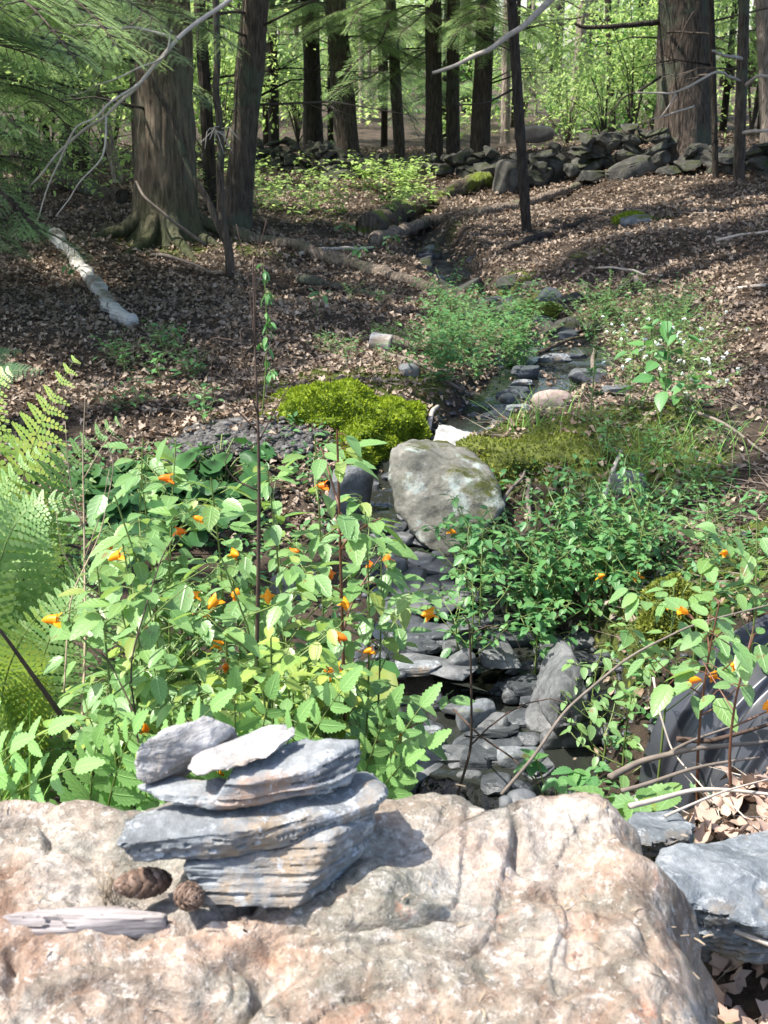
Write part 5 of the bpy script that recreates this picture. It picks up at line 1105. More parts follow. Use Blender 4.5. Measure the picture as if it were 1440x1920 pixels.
# ------------------------------------------------------------ hemlock branches
NEED = (np.array([[-.5, 0, 0], [.5, 0, 0], [.35, 1, 0], [-.35, 1, 0]]), [0, 1, 2, 3], [4])
def hembranch(seed, L=1.7, fine=True):
    r = np.random.default_rng(seed); wd = MB(); nd = MB(); n = 40; t = np.linspace(0, 1, n)
    ax = np.stack([L * t, .12 * L * np.sin(t * 3 + r.uniform(0, 6)) * t, -L * .30 * t ** 2 + .04 * np.sin(t * 9)], -1); wd.tube(ax, np.linspace(.014, .002, n), 6)
    tn_ = np.gradient(ax, axis=0); tn_ /= np.linalg.norm(tn_, axis=1)[:, None]
    M = []; Tt = []
    def spray(p0, d, L3):
        up = np.array([0, 0, 1.]); sd = np.cross(d, up); sd /= np.linalg.norm(sd) + 1e-9
        if fine:
            m_ = max(5, int(L3 / .0052)); s_ = np.linspace(.05, 1, m_); pp = p0 + d * (L3 * s_)[:, None] - up * (.25 * L3 * s_ ** 2)[:, None]
            for sg in (-1, 1):
                yv = sd * sg * .9 + d * .45; yv = yv / np.linalg.norm(yv); ln = .0135 * (1.05 - .5 * s_) ; wv = .0030
                Mx = np.zeros((m_, 3, 3)); Mx[:, :, 0] = d * wv; Mx[:, :, 1] = yv * ln[:, None]; Mx[:, :, 2] = up * .01; M.append(Mx); Tt.append(pp)
        else:
            Mx = np.zeros((1, 3, 3)); Mx[0, :, 0] = sd * .032; Mx[0, :, 1] = (d - up * .2) * L3; Mx[0, :, 2] = up * .01; M.append(Mx); Tt.append(p0[None])
    ns = int(L / .05)
    for i in range(ns):
        u = .12 + .88 * (i + .5) / ns; k_ = int(u * (n - 1)); p0 = ax[k_]
        for sg in (-1, 1):
            if r.random() < .12: continue
            tt = tn_[k_]; sd = np.cross(tt, [0, 0, 1.]); sd /= np.linalg.norm(sd); d = sd * sg * .85 + tt * .6 + [0, 0, r.uniform(-.2, .06)]; d /= np.linalg.norm(d)
            L2 = (.52 * (1.05 - u) + .08) * L / 1.7 * r.uniform(.5, 1.15); m2_ = max(2, int(L2 / .034)); wd.tube(np.array([p0, p0 + d * L2 * .5, p0 + d * L2 - [0, 0, .16 * L2]]), [.0035, .002, .0008], 4, False)
            for j in range(m2_):
                v = .08 + .92 * (j + .5) / m2_; q = p0 + d * L2 * v - np.array([0, 0, .16 * L2 * v * v]); L3 = (.095 * (1.15 - v) + .02) * r.uniform(.6, 1.2)
                for s2 in (-1, 1):
                    s3 = np.cross(d, [0, 0, 1.]); s3 /= np.linalg.norm(s3); d3 = s3 * s2 * .75 + d * .75 + [0, 0, r.uniform(-.15, .08)]; d3 /= np.linalg.norm(d3); spray(q, d3, L3)
    nd.inst(NEED, np.concatenate(M), np.concatenate(Tt))
    a = wd.build('b', MT['bark'], smooth=True); b = nd.build('n', MT['leaf_hem']); da, db = a.data, b.data; bpy.data.objects.remove(a); bpy.data.objects.remove(b)
    return da, db
HB = [hembranch(s, 1.7, True) for s in (1, 2, 3)]; HBC = [hembranch(s, 1.9, False) for s in (4, 5, 6)]
print('needles', [len(b.polygons) for a, b in HB], time.time() - T0)
def add_branch(root, z, az, sc, tilt, fine=True, which=None, rx=0., mat=None):
    lib = HB if fine else HBC; k_ = random.randrange(len(lib)) if which is None else which
    b = part('branch', lib[k_][0], root, (rx * math.cos(az), rx * math.sin(az), z), (random.uniform(-.3, .3), -tilt, az), sc); part('needles', lib[k_][1], b)
    return b

# ------------------------------------------------------------ trees
# canopy: sprays in the crowns; gaps are left where the photo shows sun reaching the ground
LIT = [(880,640,95,60),(1060,415,95,28),(960,445,70,20),(1150,380,60,18),(1090,575,85,28),(920,500,70,34),(610,440,120,14),(660,478,70,14),(1400,640,70,34),(1410,560,60,22),(860,590,60,20),(480,610,60,22),(430,690,60,30),
       (1230,700,110,60),(1150,800,70,40),(560,300,80,16),(860,330,60,16),(600,385,130,20),(1130,470,50,14),(1350,470,60,16),(1300,540,50,14),(330,470,40,12),(1380,780,60,40),(730,330,50,20),(1000,760,40,20),(170,520,40,30),(1280,400,60,14)]
LIT = [(a, b, c_ * 1.25, d_ * 1.35) if b < 640 else (a, b, c_, d_) for a, b, c_, d_ in LIT] + [(1180,345,60,10),(1250,365,50,12),(1420,470,50,20),(1380,690,60,30),(560,520,50,18),(760,560,60,20)]
def litfrac(px, py):
    v = np.zeros(px.shape, bool)
    for a, b, c_, d_ in LIT: v |= ((px - a) / c_) ** 2 + ((py - b) / d_) ** 2 < 1
    fg = (py > 665) & (px > 480) & (px < 830) | (py > 735) & (px < 830) | (py > 1230) & (px > 1080) | (py > 1440)
    fg |= (py > 640) & (px < 330) & (py > 700)
    fg |= (py > 860) & (px > 1180)
    return v | fg
def shade_target(p_):
    """where along the sun ray does this point's shadow land (ground z about .2), in photo pixels"""
    t = (p_[:, 2] - .15) / SUN.z; g_ = p_ - np.array(SUN)[None] * t[:, None]; a, b, dep = proj(g_); a = np.where(dep < .3, 720, a); b = np.where(dep < .3, 5000, b); return a, b, g_
CR = MB()
side = []
for i in range(8):
    u = .1 + .11 * i
    for sg in (-1, 1):
        l_ = .19 * (1 - u * .6); side += [((sg * l_ * .8, u * .5 + l_ * .5, -.03), u * .5, sg, l_)]
V = []; F = []
for (tx, ty, tz), y0, sg, l_ in side:
    k_ = len(V); V += [(0, y0 - .01, 0), (tx * .55 + .02, (y0 + ty) / 2 - .02, -.01), (tx, ty, tz), (tx * .5 - .02, (y0 + ty) / 2 + .022, 0)]; F.append((k_, k_ + 1, k_ + 2, k_ + 3))
SPR = tpl(V, F)
def crown(root, x0, y0, z0, z1, rmax, n, seed, gap=.3, mat='leaf_hemdark'):
    n = int(n * 1.9); r = np.random.default_rng(seed); t = r.random(n) ** .8; z = z0 + (z1 - z0) * t; rad_ = rmax * (1 - .75 * t) * np.sqrt(r.random(n)); az = r.uniform(0, 6.28, n)
    p_ = np.stack([x0 + rad_ * np.cos(az), y0 + rad_ * np.sin(az), z - .15 * rad_], -1)
    a, b, g_ = shade_target(p_); lit = litfrac(a, b)
    for ox, oy in ((.3, 0), (-.3, 0), (0, .35), (0, -.35)):
        q_ = g_ + [ox, oy, 0]; a2, b2, d2 = proj(q_); lit |= litfrac(np.where(d2 < .3, 720, a2), np.where(d2 < .3, 5000, b2))
    for hz_, X0, X1, Y0, Y1, pr in ((1.5, -3.0, -1.1, 5.6, 7.9, 1.2), (1.5, -3.2, -.6, 8.2, 10.4, .75), (1.3, -2.1, -1.2, 8.6, 9.6, .9), (1.6, -3, 4, 12, 17.5, 1.0), (1.6, -3, 3.2, 9.2, 12, .6)):
        q_ = p_ - np.array(SUN)[None] * ((p_[:, 2] - hz_) / SUN.z)[:, None]
        cl_ = noise(np.stack([q_[:, 0], q_[:, 1], 0 * q_[:, 0]], -1), 1.6, 11) < pr * 1.4 - .7 + .15
        lit |= (q_[:, 0] > X0) & (q_[:, 0] < X1) & (q_[:, 1] > Y0) & (q_[:, 1] < Y1) & cl_
    dg = noise(np.stack([g_[:, 0], g_[:, 1], 0 * g_[:, 0]], -1), 1.9, 5) > .5
    keep = ~(lit | dg) & (g_[:, 1] > 3.2) & (g_[:, 1] < 17.5)
    # nothing in view: keep the crown above the frame edge unless it is far off
    px, py, dep = proj(p_); vis = (py > -60) & (px > -150) & (px < 1600) & (dep > 0) & (p_[:, 1] < 16) ; keep &= ~vis
    p_ = p_[keep]; az = az[keep]; n = len(p_)
    if n < 5: return
    mb = MB(); mb.inst(SPR, rotm(az - math.pi / 2 + r.normal(0, .4, n), r.normal(-.15, .25, n), r.normal(0, .25, n), r.uniform(.6, 1.15, n)), p_ - np.array([x0, y0, np.array(root.location)[2]]))
    mb.build('crown', MT[mat], root)
def trunk_mesh(root, pts, r0, r1, mat, seg=40, flare=1.6, name='trunk', rough=.10, rings=90):
    pts = np.array(pts); s_ = np.linspace(0, 1, rings) ** 1.6 * (len(pts) - 1); pp = np.stack([np.interp(s_, range(len(pts)), pts[:, i]) for i in range(3)], -1)
    u = s_ / (len(pts) - 1); hgt = np.linalg.norm(pts[-1] - pts[0]) * u
    rad_ = (r0 + (r1 - r0) * u); th_ = np.linspace(0, 2 * np.pi, seg, endpoint=False); ph0 = pts[0, 0] * 7
    fl = (flare - 1) * np.exp(-hgt / (r0 * 1.5)); lob = 1 + .45 * np.cos(th_ * 5 + ph0)[None, :] + .25 * np.cos(th_ * 3 + ph0 * 2)[None, :]
    Rr = rad_[:, None] * (1 + fl[:, None] * lob)
    cyl = np.stack([np.cos(th_)[None, :] * 1.0 + 0 * Rr, np.sin(th_)[None, :] + 0 * Rr, (hgt * .9)[:, None] + 0 * Rr], -1)
    q = np.array([5., 5., 1.2]); Rr = Rr * (1 + rough * fbm(cyl * q, 1, 3, int(abs(pts[0, 0]) * 100) % 97))
    g_ = pp[:, None] + np.stack([Rr * np.cos(th_), Rr * np.sin(th_), 0 * Rr], -1); rt = np.array(root.location)
    mb = MB(); mb.grid(g_ - rt, True); return mb.build(name, MT[mat], root, smooth=True)
def tree(name, label, base, toppx, wpx, Y, mat, cat='tree', group='trees standing in the woods', H_=13., branches=0, brz=(1.3, 2.7), fine=False, cr=None, flare=1.6, az=None, seed=0, wtop=None, lean=None, bsc=(.6, 1.1), sink=.1, dead=5):
    """base, toppx: (px,py) points on the trunk axis in the photo at distance Y"""
    b = P(base[0], base[1], Y); t_ = P(toppx[0], toppx[1], Y); z0 = hz(b[0], Y); b = np.array([b[0], Y, z0])
    _, _, dep = proj(b); r0 = wpx * dep / FPX / 2; d_ = t_ - b; sl = d_ / max(.3, d_[2]); top_ = b + sl * 3 ; top2 = np.array([top_[0] + sl[0] * (H_ - 3) * .25, Y, b[2] + H_])
    root = empty(name, b, label, cat, group)
    trunk_mesh(root, [b - [0, 0, sink], (b + top_) / 2 - [0, 0, sink / 2], top_, (top_ + top2) / 2, top2], r0, r0 * .45, mat, seg=48 if wpx > 60 else 24, flare=flare, rings=150 if wpx > 60 else 70)
    rr_ = random.Random(seed * 7 + 1)
    for i in range(branches):
        z = rr_.uniform(*brz); a = (az if az is not None else 0) + (rr_.uniform(-math.pi, math.pi) if az is None else rr_.uniform(-.9, .9)); off_ = sl * z
        bo = add_branch(root, z, a, rr_.uniform(*bsc), rr_.uniform(-.15, .25), True); bo.location.x += sl[0] * z
    for i in range(dead):
        z = rr_.uniform(.9, 2.6); a = rr_.uniform(-math.pi, math.pi); L = rr_.uniform(.5, 1.6); p0 = sl * z + np.array([math.cos(a), math.sin(a), 0]) * r0 * .7; p1 = p0 + np.array([math.cos(a) * L, math.sin(a) * L, rr_.uniform(-.25, .3) * L]); pm = (p0 + p1) / 2 + [0, 0, .06]
        mb = MB(); mb.tube(np.array([p0, pm, p1]), [.011, .007, .0025], 5)
        for q_ in range(4): f_ = rr_.uniform(.3, .95); pq = p0 + (p1 - p0) * f_ + [0, 0, .04]; mb.tube(np.array([pq, pq + (p1 - p0) * .2 + [rr_.uniform(-.15, .15), rr_.uniform(-.15, .15), rr_.uniform(-.18, .16)]]), [.004, .0015], 4); mb.build('dead_branch', MT['bark_dark' if i % 2 else 'stick'], root, smooth=True)
    if cr and Y < 14.4: crown(root, b[0], Y, b[2] + cr[0], b[2] + cr[1], cr[2], cr[3], seed + 900)
    return root
print('start trees', time.time() - T0)
CRN = (3.6, 12, 3.2, 2800)
tr_ = [
 ('hemlock_tree','massive hemlock with red brown furrowed bark and mossy flared roots at the left',(312,462),(305,0),112,9.3,'bark_big',dict(cr=(3.,13,3.8,4200),flare=1.6,seed=1,branches=5,brz=(1.7,2.8),fine=True,dead=5)),
 ('hemlock_tree','massive dark hemlock standing on the stone wall at the right',(1285,275),(1282,0),104,13.2,'bark',dict(cr=(4,14,3.4,1800),flare=1.35,seed=2,branches=6,brz=(1.8,3.2),dead=7)),
 ('hemlock_tree','grey hemlock leaning slightly right, just right of the massive left hemlock',(442,430),(478,0),54,10.2,'bark',dict(cr=CRN,seed=3,branches=5,brz=(1.4,2.4),fine=True,dead=5)),
 ('tree','slim grey trunk tucked against the left side of the massive hemlock',(262,400),(248,0),20,11.2,'bark',dict(cr=CRN,seed=4)),
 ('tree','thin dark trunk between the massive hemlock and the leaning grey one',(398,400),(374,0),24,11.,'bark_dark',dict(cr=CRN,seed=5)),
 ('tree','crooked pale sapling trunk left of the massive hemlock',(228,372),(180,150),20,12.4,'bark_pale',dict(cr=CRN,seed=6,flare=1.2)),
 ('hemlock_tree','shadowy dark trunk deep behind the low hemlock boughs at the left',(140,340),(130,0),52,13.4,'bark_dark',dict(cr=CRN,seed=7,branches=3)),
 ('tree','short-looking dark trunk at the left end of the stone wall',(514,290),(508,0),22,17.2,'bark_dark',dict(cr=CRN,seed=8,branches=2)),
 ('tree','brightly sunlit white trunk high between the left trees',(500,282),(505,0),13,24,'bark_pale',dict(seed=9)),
 ('hemlock_tree','dark hemlock trunk behind the left part of the stone wall',(588,288),(582,0),36,16.6,'bark_dark',dict(cr=CRN,seed=10,branches=11,brz=(1.6,2.8))),
 ('hemlock_tree','stout brown hemlock leaning left at the middle of the stone wall',(655,292),(628,0),46,15.8,'bark',dict(cr=CRN,seed=11,branches=12,brz=(1.2,2.6))),
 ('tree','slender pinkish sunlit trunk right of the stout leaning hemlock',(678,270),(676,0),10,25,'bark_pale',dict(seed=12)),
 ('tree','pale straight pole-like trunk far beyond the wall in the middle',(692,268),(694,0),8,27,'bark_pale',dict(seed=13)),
 ('hemlock_tree','thin mossy hemlock with ragged bark left of the three straight trunks',(752,295),(733,0),22,16.,'bark',dict(cr=CRN,seed=14,branches=10,brz=(1.2,2.6))),
 ('hemlock_tree','leftmost of the three straight dark trunks behind the stone wall',(815,308),(812,0),34,15,'bark_dark',dict(cr=CRN,seed=15,branches=10,brz=(1.5,2.8))),
 ('hemlock_tree','middle and slimmest of the three straight dark trunks',(850,308),(850,0),26,15.3,'bark',dict(cr=CRN,seed=16,branches=7)),
 ('hemlock_tree','rightmost of the three straight trunks, darkest and thickest',(898,308),(912,0),38,14.8,'bark_dark',dict(cr=CRN,seed=17,branches=9,brz=(1.5,2.6),dead=5)),
 ('tree','reddish brown trunk behind the curved slim trunk',(946,288),(952,0),18,20,'bark_pale',dict(seed=18)),
 ('tree','curved slim dark trunk standing alone in front on the slope',(990,440),(960,0),20,10.3,'bark_dark',dict(cr=(4,11,2.2,900),seed=19,flare=1.3,dead=4)),
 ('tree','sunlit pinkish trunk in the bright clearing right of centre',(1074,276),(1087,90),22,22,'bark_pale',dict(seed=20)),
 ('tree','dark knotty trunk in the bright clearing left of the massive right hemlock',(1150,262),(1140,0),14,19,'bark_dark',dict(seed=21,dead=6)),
 ('tree','thin grey trunk just left of the massive right hemlock',(1224,258),(1213,0),13,21,'bark',dict(seed=22)),
 ('tree','slim trunk with peeling bark in front of the wall at the right edge',(1386,345),(1396,0),22,11.8,'bark',dict(cr=CRN,seed=23,flare=1.3,dead=4)),
 ('tree','tan trunk at the top right corner',(1440,330),(1432,0),32,14.2,'bark_pale',dict(cr=CRN,seed=24)),
 ('tree','thin leaning stem rising from the wall beside the massive right hemlock',(1346,320),(1338,120),12,12.2,'bark_dark',dict(seed=25,H_=5,flare=1.1)),
 ('tree','thin twin trunk beside the leaning grey hemlock',(462,420),(492,0),16,10.6,'bark_dark',dict(cr=None,seed=26,H_=9,flare=1.2)),
 ('tree','pencil-thin pale trunk in the clearing behind the curved slim trunk',(1003,265),(1000,0),7,28,'bark_pale',dict(seed=27)),
 ('tree','dark thin trunk in the green gap beyond the pale rock',(1030,262),(1034,60),8,26,'bark_dark',dict(seed=28)),
 ('tree','faint grey trunk left of the slender pinkish one',(540,275),(542,0),12,26,'bark_pale',dict(seed=29)),
]
for nm, lb, b, t_, w_, Y, mt, kw in tr_: tree(nm, lb, b, t_, w_, Y, mt, **kw)
# forked sapling with a stem crossing in front of the big trunk
root = empty('sapling', G(432, 520), 'mossy forked sapling crossing in front of the massive left hemlock', 'sapling')
Yf = float(root.location.y)
polytube('trunk', [np.array(root.location), P(425, 470, Yf), P(412, 400, Yf), P(414, 300, Yf), P(408, 180, Yf), P(405, 0, Yf), P(403, -200, Yf)], .032, .018, 'bark', parent=root, seg=14, jit=.02)
polytube('branch', [P(420, 450, Yf), P(392, 380, Yf), P(355, 320, Yf), P(320, 220, Yf), P(285, 150, Yf), P(240, 30, Yf)], .026, .012, 'bark', parent=root, seg=12, jit=.02)
mb = MB()
for i in range(9):
    a = P(414 + random.uniform(-25, 10), 245 + random.uniform(-10, 10), Yf); e = P(375 + i * 9, 268 + random.uniform(-8, 22), Yf - .15); m_ = (a + e) / 2 + [0, 0, .04]; mb.tube(np.array([P(412, 260, Yf), a, m_, e]) - np.array(root.location), [.004, .004, .004, .002], 4)
mb.build('bleached_twigs', MT['stickpale'], root, smooth=True)
for az_ in (-2.6, -1.9, -1.2, -.4, .5, 2.9):
    rt_ = [o for o in bpy.data.objects if o.get('label', '').startswith('massive hemlock with red')][0]; b_ = np.array(rt_.location)
    pts_ = [b_ + [math.cos(az_) * d_, math.sin(az_) * d_, 0] for d_ in (.16, .32, .5, .75)]; hs = (.22, .07, .02, -.03)
    pts_ = [np.array([p_[0] + .06 * k_ * math.sin(az_ * 5), p_[1], hz(p_[0], p_[1]) + hs[k_]]) for k_, p_ in enumerate(pts_)]
    polytube('root', pts_, .06, .022, 'bark_big', parent=rt_, seg=14, jit=.03)
polytube('stick', [G(385, 465) + [0, 0, .02], P(330, 420, 8.9), P(270, 370, 8.9), P(255, 340, 9.0)], .014, .008, 'stick', 'thin bare stick leaning against the roots of the massive left hemlock', 'stick')
# hemlock just outside the left edge whose boughs fill the upper left
def leftree(x, y, label, seed, specs, cr):
    z0 = hz(x, y); root = empty('hemlock_tree', (x, y, z0), label, 'tree', 'trees standing in the woods')
    trunk_mesh(root, [(x, y, z0 - .1), (x, y, z0 + 4), (x + .1, y, z0 + 12)], .2, .1, 'bark_big', seg=40)
    rr_ = random.Random(seed)
    for (z, a, sc_, tl) in specs: add_branch(root, z, a, sc_, tl, True, rx=.12)
    crown(root, x, y, z0 + cr[0], z0 + cr[1], cr[2], cr[3], seed + 40)
    return root
rr_ = random.Random(4)
sp1 = [(z_, rr_.uniform(-.9, .8), (.72 + .75 * max(0, z_ - 1.15)) * rr_.uniform(.85, 1.12), rr_.uniform(-.06, .12)) for z_ in [rr_.uniform(.8, 2.05) for i in range(25)] + [.55, .65, .7, .8, .9, .6]]
LT1 = leftree(-3.05, 6.9, 'hemlock whose low feathery boughs fill the upper left', 3, sp1, (3.6, 12, 3.2, 2200))
sp2 = [(rr_.uniform(1.1, 2.3), rr_.uniform(-.6, .7), rr_.uniform(.9, 1.6), rr_.uniform(-.1, .1)) for i in range(11)]
leftree(-3.9, 9.4, 'second hemlock farther back at the upper left, showing only its boughs', 4, sp2, (3.6, 13, 3.4, 2600))
rr_ = random.Random(9)
# bare pale limbs reaching through those boughs
lx = np.array(LT1.location)
for l, r0 in [([(450,-20,6.6),(420,15,6.6),(345,70,6.5),(270,150,6.4),(200,215,6.4),(130,270,6.5),(60,350,6.6)], .013), ([(270,150,6.4),(215,190,6.3),(140,250,6.3),(100,340,6.4),(70,420,6.4)], .008), ([(345,75,6.5),(230,50,6.5),(120,55,6.5),(60,60,6.5)], .008), ([(200,215,6.4),(190,300,6.3),(150,340,6.3),(110,400,6.3)], .006), ([(330,60,6.5),(310,120,6.4),(210,150,6.3),(120,180,6.4)],.006)]:
    polytube('bare_limb', PP(l), r0, r0 * .4, 'stickpale', parent=LT1, seg=8, jit=.03)
# out-of-view trees that carry the canopy shading the slope
for j, (x, y, c_) in enumerate([(-5.5,4.6,(3.5,12,3.2,2600)),(-6.3,9.5,(3,13,3.6,2600)),(-5.2,13,(4,14,3.6,2200)),(-8.5,6.5,(4,15,3.6,2200)),(5.2,9.5,(3.5,12,3.4,2000)),(3.9,6.0,(4.,9,2.2,1200)),(6.5,13,(4,13,3.4,1500)),(-8,15,(4,14,3.5,1500)),(-3.6,3.4,(5.5,11,2.6,1500))]):
    z0 = hz(x, y); root = empty('hemlock_tree', (x, y, z0), 'tall hemlock outside the view whose crown shades the slope', 'tree', 'hemlocks outside the view')
    trunk_mesh(root, [(x, y, z0 - .1), (x, y, z0 + 4), (x, y, z0 + 12)], .17, .08, 'bark', seg=16, rings=20)
    if abs(x) < 2.5: # these stand in the frame: no trunk of their own in the photo
        bpy.data.objects.remove(root.children[0])
        root['label'] = 'hemlock crown overhead'
    crown(root, x, y, z0 + c_[0], z0 + c_[1], c_[2], c_[3], 50 + j)
print('trees', time.time() - T0)
# right: bare tan limbs
for tn_name, l, r0, mt in [('curved slim', [(1070,-30,8.2),(1000,35,8.2),(920,90,8.3),(860,118,8.3),(812,135,8.3)], .022, 'stickpale')]:
    pass
q0 = [o for o in bpy.data.objects if o.get('label', '').startswith('slim trunk with peeling')][0]; q1 = [o for o in bpy.data.objects if o.get('label', '').startswith('curved slim dark')][0]; q2 = [o for o in bpy.data.objects if o.get('label', '').startswith('massive dark hemlock')][0]
polytube('bare_limb', PP([(1090,-60,10.3),(1040,-5,10.2),(1000,35,10.1),(920,90,10.),(860,118,10.),(812,135,10.)]), .03, .012, 'stickpale', parent=q1, seg=10, jit=.02)
polytube('bare_limb', PP([(960,170,10.3),(900,195,10.2),(850,200,10.1)]), .01, .004, 'bark_dark', parent=q1, seg=8, jit=.02)
for l, r0, mt in [([(1392,108,11.8),(1360,104,11.0),(1335,95,10.6)], .018, 'stickpale'), ([(1390,150,11.8),(1345,132,11.2),(1290,165,11),(1260,178,11),(1190,172,11)], .013, 'stickpale'), ([(1395,160,11.8),(1420,140,11.6),(1470,148,11.5)], .02, 'stickpale'), ([(1300,200,11.1),(1250,215,11),(1220,222,11)], .008, 'stickpale'), ([(1270,178,11),(1235,220,11)],.008,'stickpale'), ([(1390,250,11.8),(1430,242,11.5),(1470,242,11.5)],.02,'stickpale')]:
    polytube('bare_limb', PP(l), r0, r0 * .5, mt, parent=q0, seg=8, jit=.02)
for l, r0 in [([(1240,38,13.2),(1170,50,12.9),(1085,48,12.8),(1075,42,12.8)], .03), ([(1240,145,13.1),(1200,170,12.8),(1165,190,12.6),(1150,205,12.5)], .015), ([(1250,60,13),(1330,62,12.6),(1370,80,12.5)], .012), ([(1300,20,12.8),(1265,95,12.5)], .01)]:
    polytube('bare_limb', PP(l), r0, r0 * .4, 'bark_dark', parent=q2, seg=8, jit=.02)

# ------------------------------------------------------------ sunlit woods beyond the wall
def bushmesh(seed, n, h, rad_, leaf, mat):
    r = np.random.default_rng(seed); mb = MB(); cl_ = r.normal(0, 1, (26, 3)) * [rad_ * .5, rad_ * .5, h * .26] + [0, 0, h * .52]; c_ = cl_[r.integers(0, 26, n)] + r.normal(0, 1, (n, 3)) * [rad_ * .22, rad_ * .22, h * .07]
    c_[:, 2] = np.abs(c_[:, 2]); mb.inst(LF_S, rotm(r.uniform(0, 6.28, n), r.normal(-.3, .5, n), r.normal(0, .5, n), leaf * r.uniform(.6, 1.2, n)), c_); a = mb.build('l', MT[mat]); da = a.data; bpy.data.objects.remove(a)
    st = MB()
    for i in range(12): st.tube(np.array([[0, 0, 0], cl_[i] * [.3, .3, .6], cl_[i]]), [.02, .012, .004], 5, False)
    b = st.build('s', MT['bark'], smooth=True); db = b.data; bpy.data.objects.remove(b); return da, db
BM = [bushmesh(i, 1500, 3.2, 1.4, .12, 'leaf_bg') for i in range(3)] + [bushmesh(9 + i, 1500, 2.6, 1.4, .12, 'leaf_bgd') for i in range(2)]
r = np.random.default_rng(41)
for j in range(28):
    y = 18.5 + 22 * r.random(); x = r.uniform(-.36, .36) * y
    px_ = 720 + x / y * FPX
    if y < 24 and 930 < px_ < 1070: continue
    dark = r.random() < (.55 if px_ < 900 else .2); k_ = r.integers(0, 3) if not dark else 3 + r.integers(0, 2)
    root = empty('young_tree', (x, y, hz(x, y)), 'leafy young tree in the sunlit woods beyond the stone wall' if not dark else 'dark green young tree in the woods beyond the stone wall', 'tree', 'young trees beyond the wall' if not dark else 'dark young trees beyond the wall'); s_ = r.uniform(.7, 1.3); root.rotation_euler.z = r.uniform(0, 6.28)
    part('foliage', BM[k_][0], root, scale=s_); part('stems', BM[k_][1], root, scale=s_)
for j, (px, Y, s_) in enumerate([(60, 11.5, .55), (160, 12.5, .6), (100, 15, .8), (210, 15, .7), (410, 14, .6), (340, 15, .8), (30, 9.5, .35), (560, 19, .5), (1180, 15.5, .55), (1130, 16, .6), (1060, 18, .45), (1400, 16, .7)]):
    q = P(px, 330, Y); root = empty('young_tree', (q[0], Y, hz(q[0], Y)), 'bright undergrowth sapling between the trunks', 'tree', 'saplings between the trunks'); root.rotation_euler.z = j
    part('foliage', BM[j % 3][0], root, scale=s_); part('stems', BM[j % 3][1], root, scale=s_)

# young hemlocks behind the wall: feathery boughs seen between the trunks
r = np.random.default_rng(55)
for j, (px, Y) in enumerate([(395, 16), (500, 19), (620, 20), (720, 18.5), (830, 21), (960, 23), (1040, 27), (1110, 24), (1180, 20), (1350, 17), (1420, 16.5), (300, 17), (200, 16), (60, 15), (1240, 24), (720, 26), (560, 26)]):
    q = P(px, 300, Y); root = empty('young_hemlock', (q[0], Y, hz(q[0], Y)), 'young feathery hemlock between the trunks beyond the wall', 'tree', 'young hemlocks beyond the wall')
    mb = MB(); mb.tube(np.array([[0, 0, -.1], [.03, 0, 2.5], [0, 0, 6]]), [.05, .035, .01], 8); mb.build('trunk', MT['bark_dark'], root, smooth=True)
    for k_ in range(16):
        z_ = r.uniform(.7, 3.6); b = part('branch', HB[k_ % 3][0], root, (0, 0, z_), (r.uniform(-.3, .3), r.uniform(-.25, .2), r.uniform(0, 6.28)), r.uniform(.6, 1.15) * (1.1 - .12 * z_)); part('needles', HB[k_ % 3][1], b)
r = np.random.default_rng(56)
for j in range(40):
    y = r.uniform(17.5, 27); x = r.uniform(-.33, .33) * y
    herb('forest_herb', (x, y, hz(x, y)), 'low sunlit woodland plant on the ground beyond the wall', 'plant', 'low plants beyond the wall', mat='leaf_bg', seed=2000 + j, h=.4, leaf=.15, nl=40, spread=.5, branches=8, bare=.05)
# far wood
r = np.random.default_rng(3); n = 42000; y = r.uniform(48, 75, n); x = r.uniform(-.5, .5, n) * y * 1.3; cz = r.uniform(0, 1, n) ** 1.1 * 11
p3 = np.stack([x, y, cz], -1); m_ = fbm(p3, .45, 3, 8) > .40; p3 = p3[m_]; n = len(p3); p3[:, 2] += H(p3[:, 0], p3[:, 1]); mb = MB(); mb.inst(LF_S, rotm(r.uniform(0, 6.28, n), r.normal(-.3, .5, n), r.normal(0, .5, n), r.uniform(.35, .8, n)), p3)
tag(mb.build('distant_woods', MT['leaf_bg']), 'pale sunlit foliage of the distant woods', 'woods', kind='stuff')
r = np.random.default_rng(6); mb = MB()
for i in range(60):
    y = r.uniform(28, 46); x = r.uniform(-.42, .42) * y; z = hz(x, y); mb.tube(np.array([[x, y, z - .1], [x + r.normal(0, .2), y, z + 4], [x + r.normal(0, .4), y, z + 10]]), np.array([1, .8, .5]) * r.uniform(.06, .2), 8)
tag(mb.build('distant_trunks', MT['bark'], smooth=True), 'many thin trunks of the woods far beyond the wall', 'woods', kind='stuff')
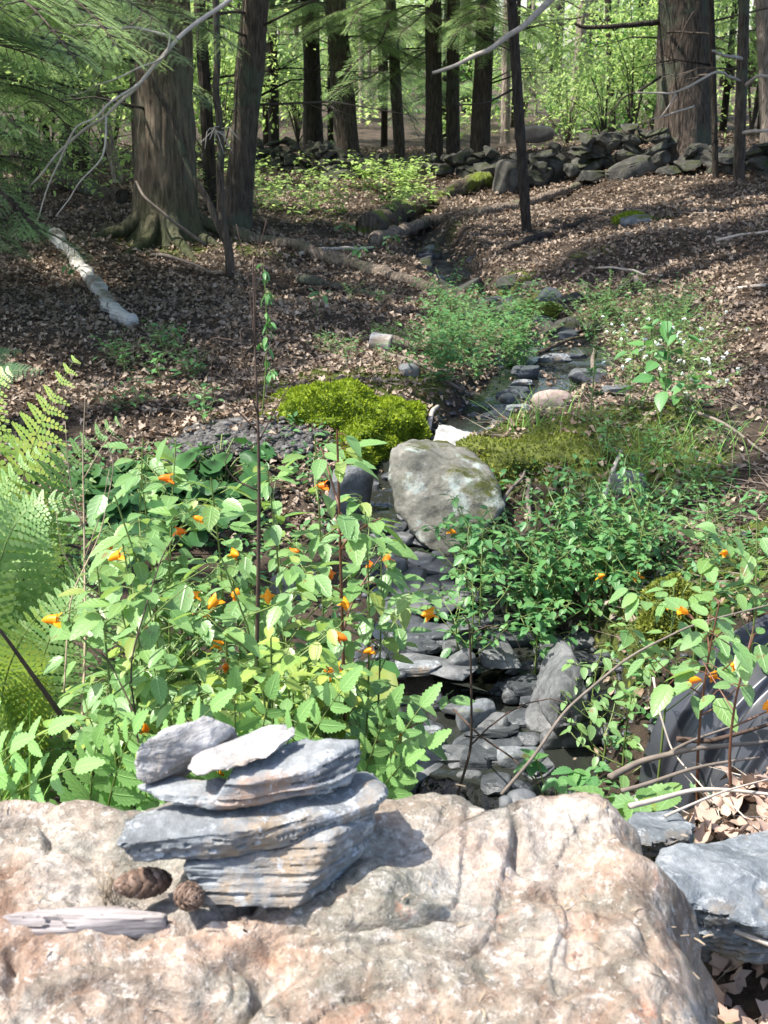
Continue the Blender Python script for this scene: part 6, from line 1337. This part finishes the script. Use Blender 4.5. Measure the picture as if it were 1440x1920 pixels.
# ------------------------------------------------------------ labels of look-alikes: row by distance, place in the row
ORD = ['first', 'second', 'third', 'fourth', 'fifth', 'sixth', 'seventh', 'eighth', 'ninth', 'tenth', 'eleventh', 'twelfth', 'thirteenth', 'fourteenth']
bpy.context.view_layer.update(); byl = {}
for o in bpy.data.objects:
    if o.parent is None and o.get('label') and o.get('kind') is None: byl.setdefault(o['label'], []).append(o)
SHORT = {'leafy jewelweed plant in the crowded lower part of the clump': 'jewelweed low in the crowded clump', 'broad round-leaved plant in the dark hollow behind the jewelweed': 'round-leaved plant behind the jewelweed',
 'small-leaved jewelweed in the shady thicket over the stream bank': 'small-leaved jewelweed on the right bank', 'fine-leaved green herb in the soft mound left of the upper stream': 'fine-leaved herb left of upper stream',
 'sunlit herb with tiny white flowers right of the upper stream': 'herb with tiny white flowers', 'small green herb on the shaded leaf litter behind the fern': 'small herb on litter behind the fern',
 'patch of pale green leaves on the forest floor behind the fallen log': 'pale leafy patch behind the fallen log', 'leafy young tree in the sunlit woods beyond the stone wall': 'bright leafy young tree beyond the wall',
 'dark green young tree in the woods beyond the stone wall': 'dark green young tree beyond the wall', 'young feathery hemlock between the trunks beyond the wall': 'young feathery hemlock beyond the wall',
 'low sunlit woodland plant on the ground beyond the wall': 'low woodland plant beyond the wall', 'bright undergrowth sapling between the trunks': 'bright undergrowth sapling between the trunks',
 'broad round-leaved plant low behind the red-stemmed jewelweed': 'round-leaved plant behind red-stemmed jewelweed', 'low blue green herb at the foot of the right slope': 'low herb below the right slope',
 'scattered small herb on the mossy right bank': 'small herb on the mossy right bank', 'thin herb on the litter above the moss mound': 'thin herb above the moss mound',
 'sunlit undergrowth plant behind the big hemlock': 'undergrowth plant behind the big hemlock', 'loose wet slab among many in the stream channel': 'loose wet slab in the stream', 'mossy dark rock in the shaded gully': 'mossy dark rock in the gully'}
for lb, os_ in byl.items():
    if len(os_) < 2 or lb not in SHORT: continue
    os_.sort(key=lambda o: o.matrix_world.translation.y); nr_ = max(1, round(len(os_) / 7)); per = math.ceil(len(os_) / nr_)
    for k in range(nr_):
        row = sorted(os_[k * per:(k + 1) * per], key=lambda o: proj(np.array(o.matrix_world.translation))[0])
        for i, o in enumerate(row): o['label'] = SHORT[lb] + (', %s from left' % ORD[i]) + ('' if nr_ == 1 else ', nearest row' if k == 0 else ', farthest row' if k == nr_ - 1 else ', %s row back' % ORD[k])
print('TOTAL script', time.time() - T0)
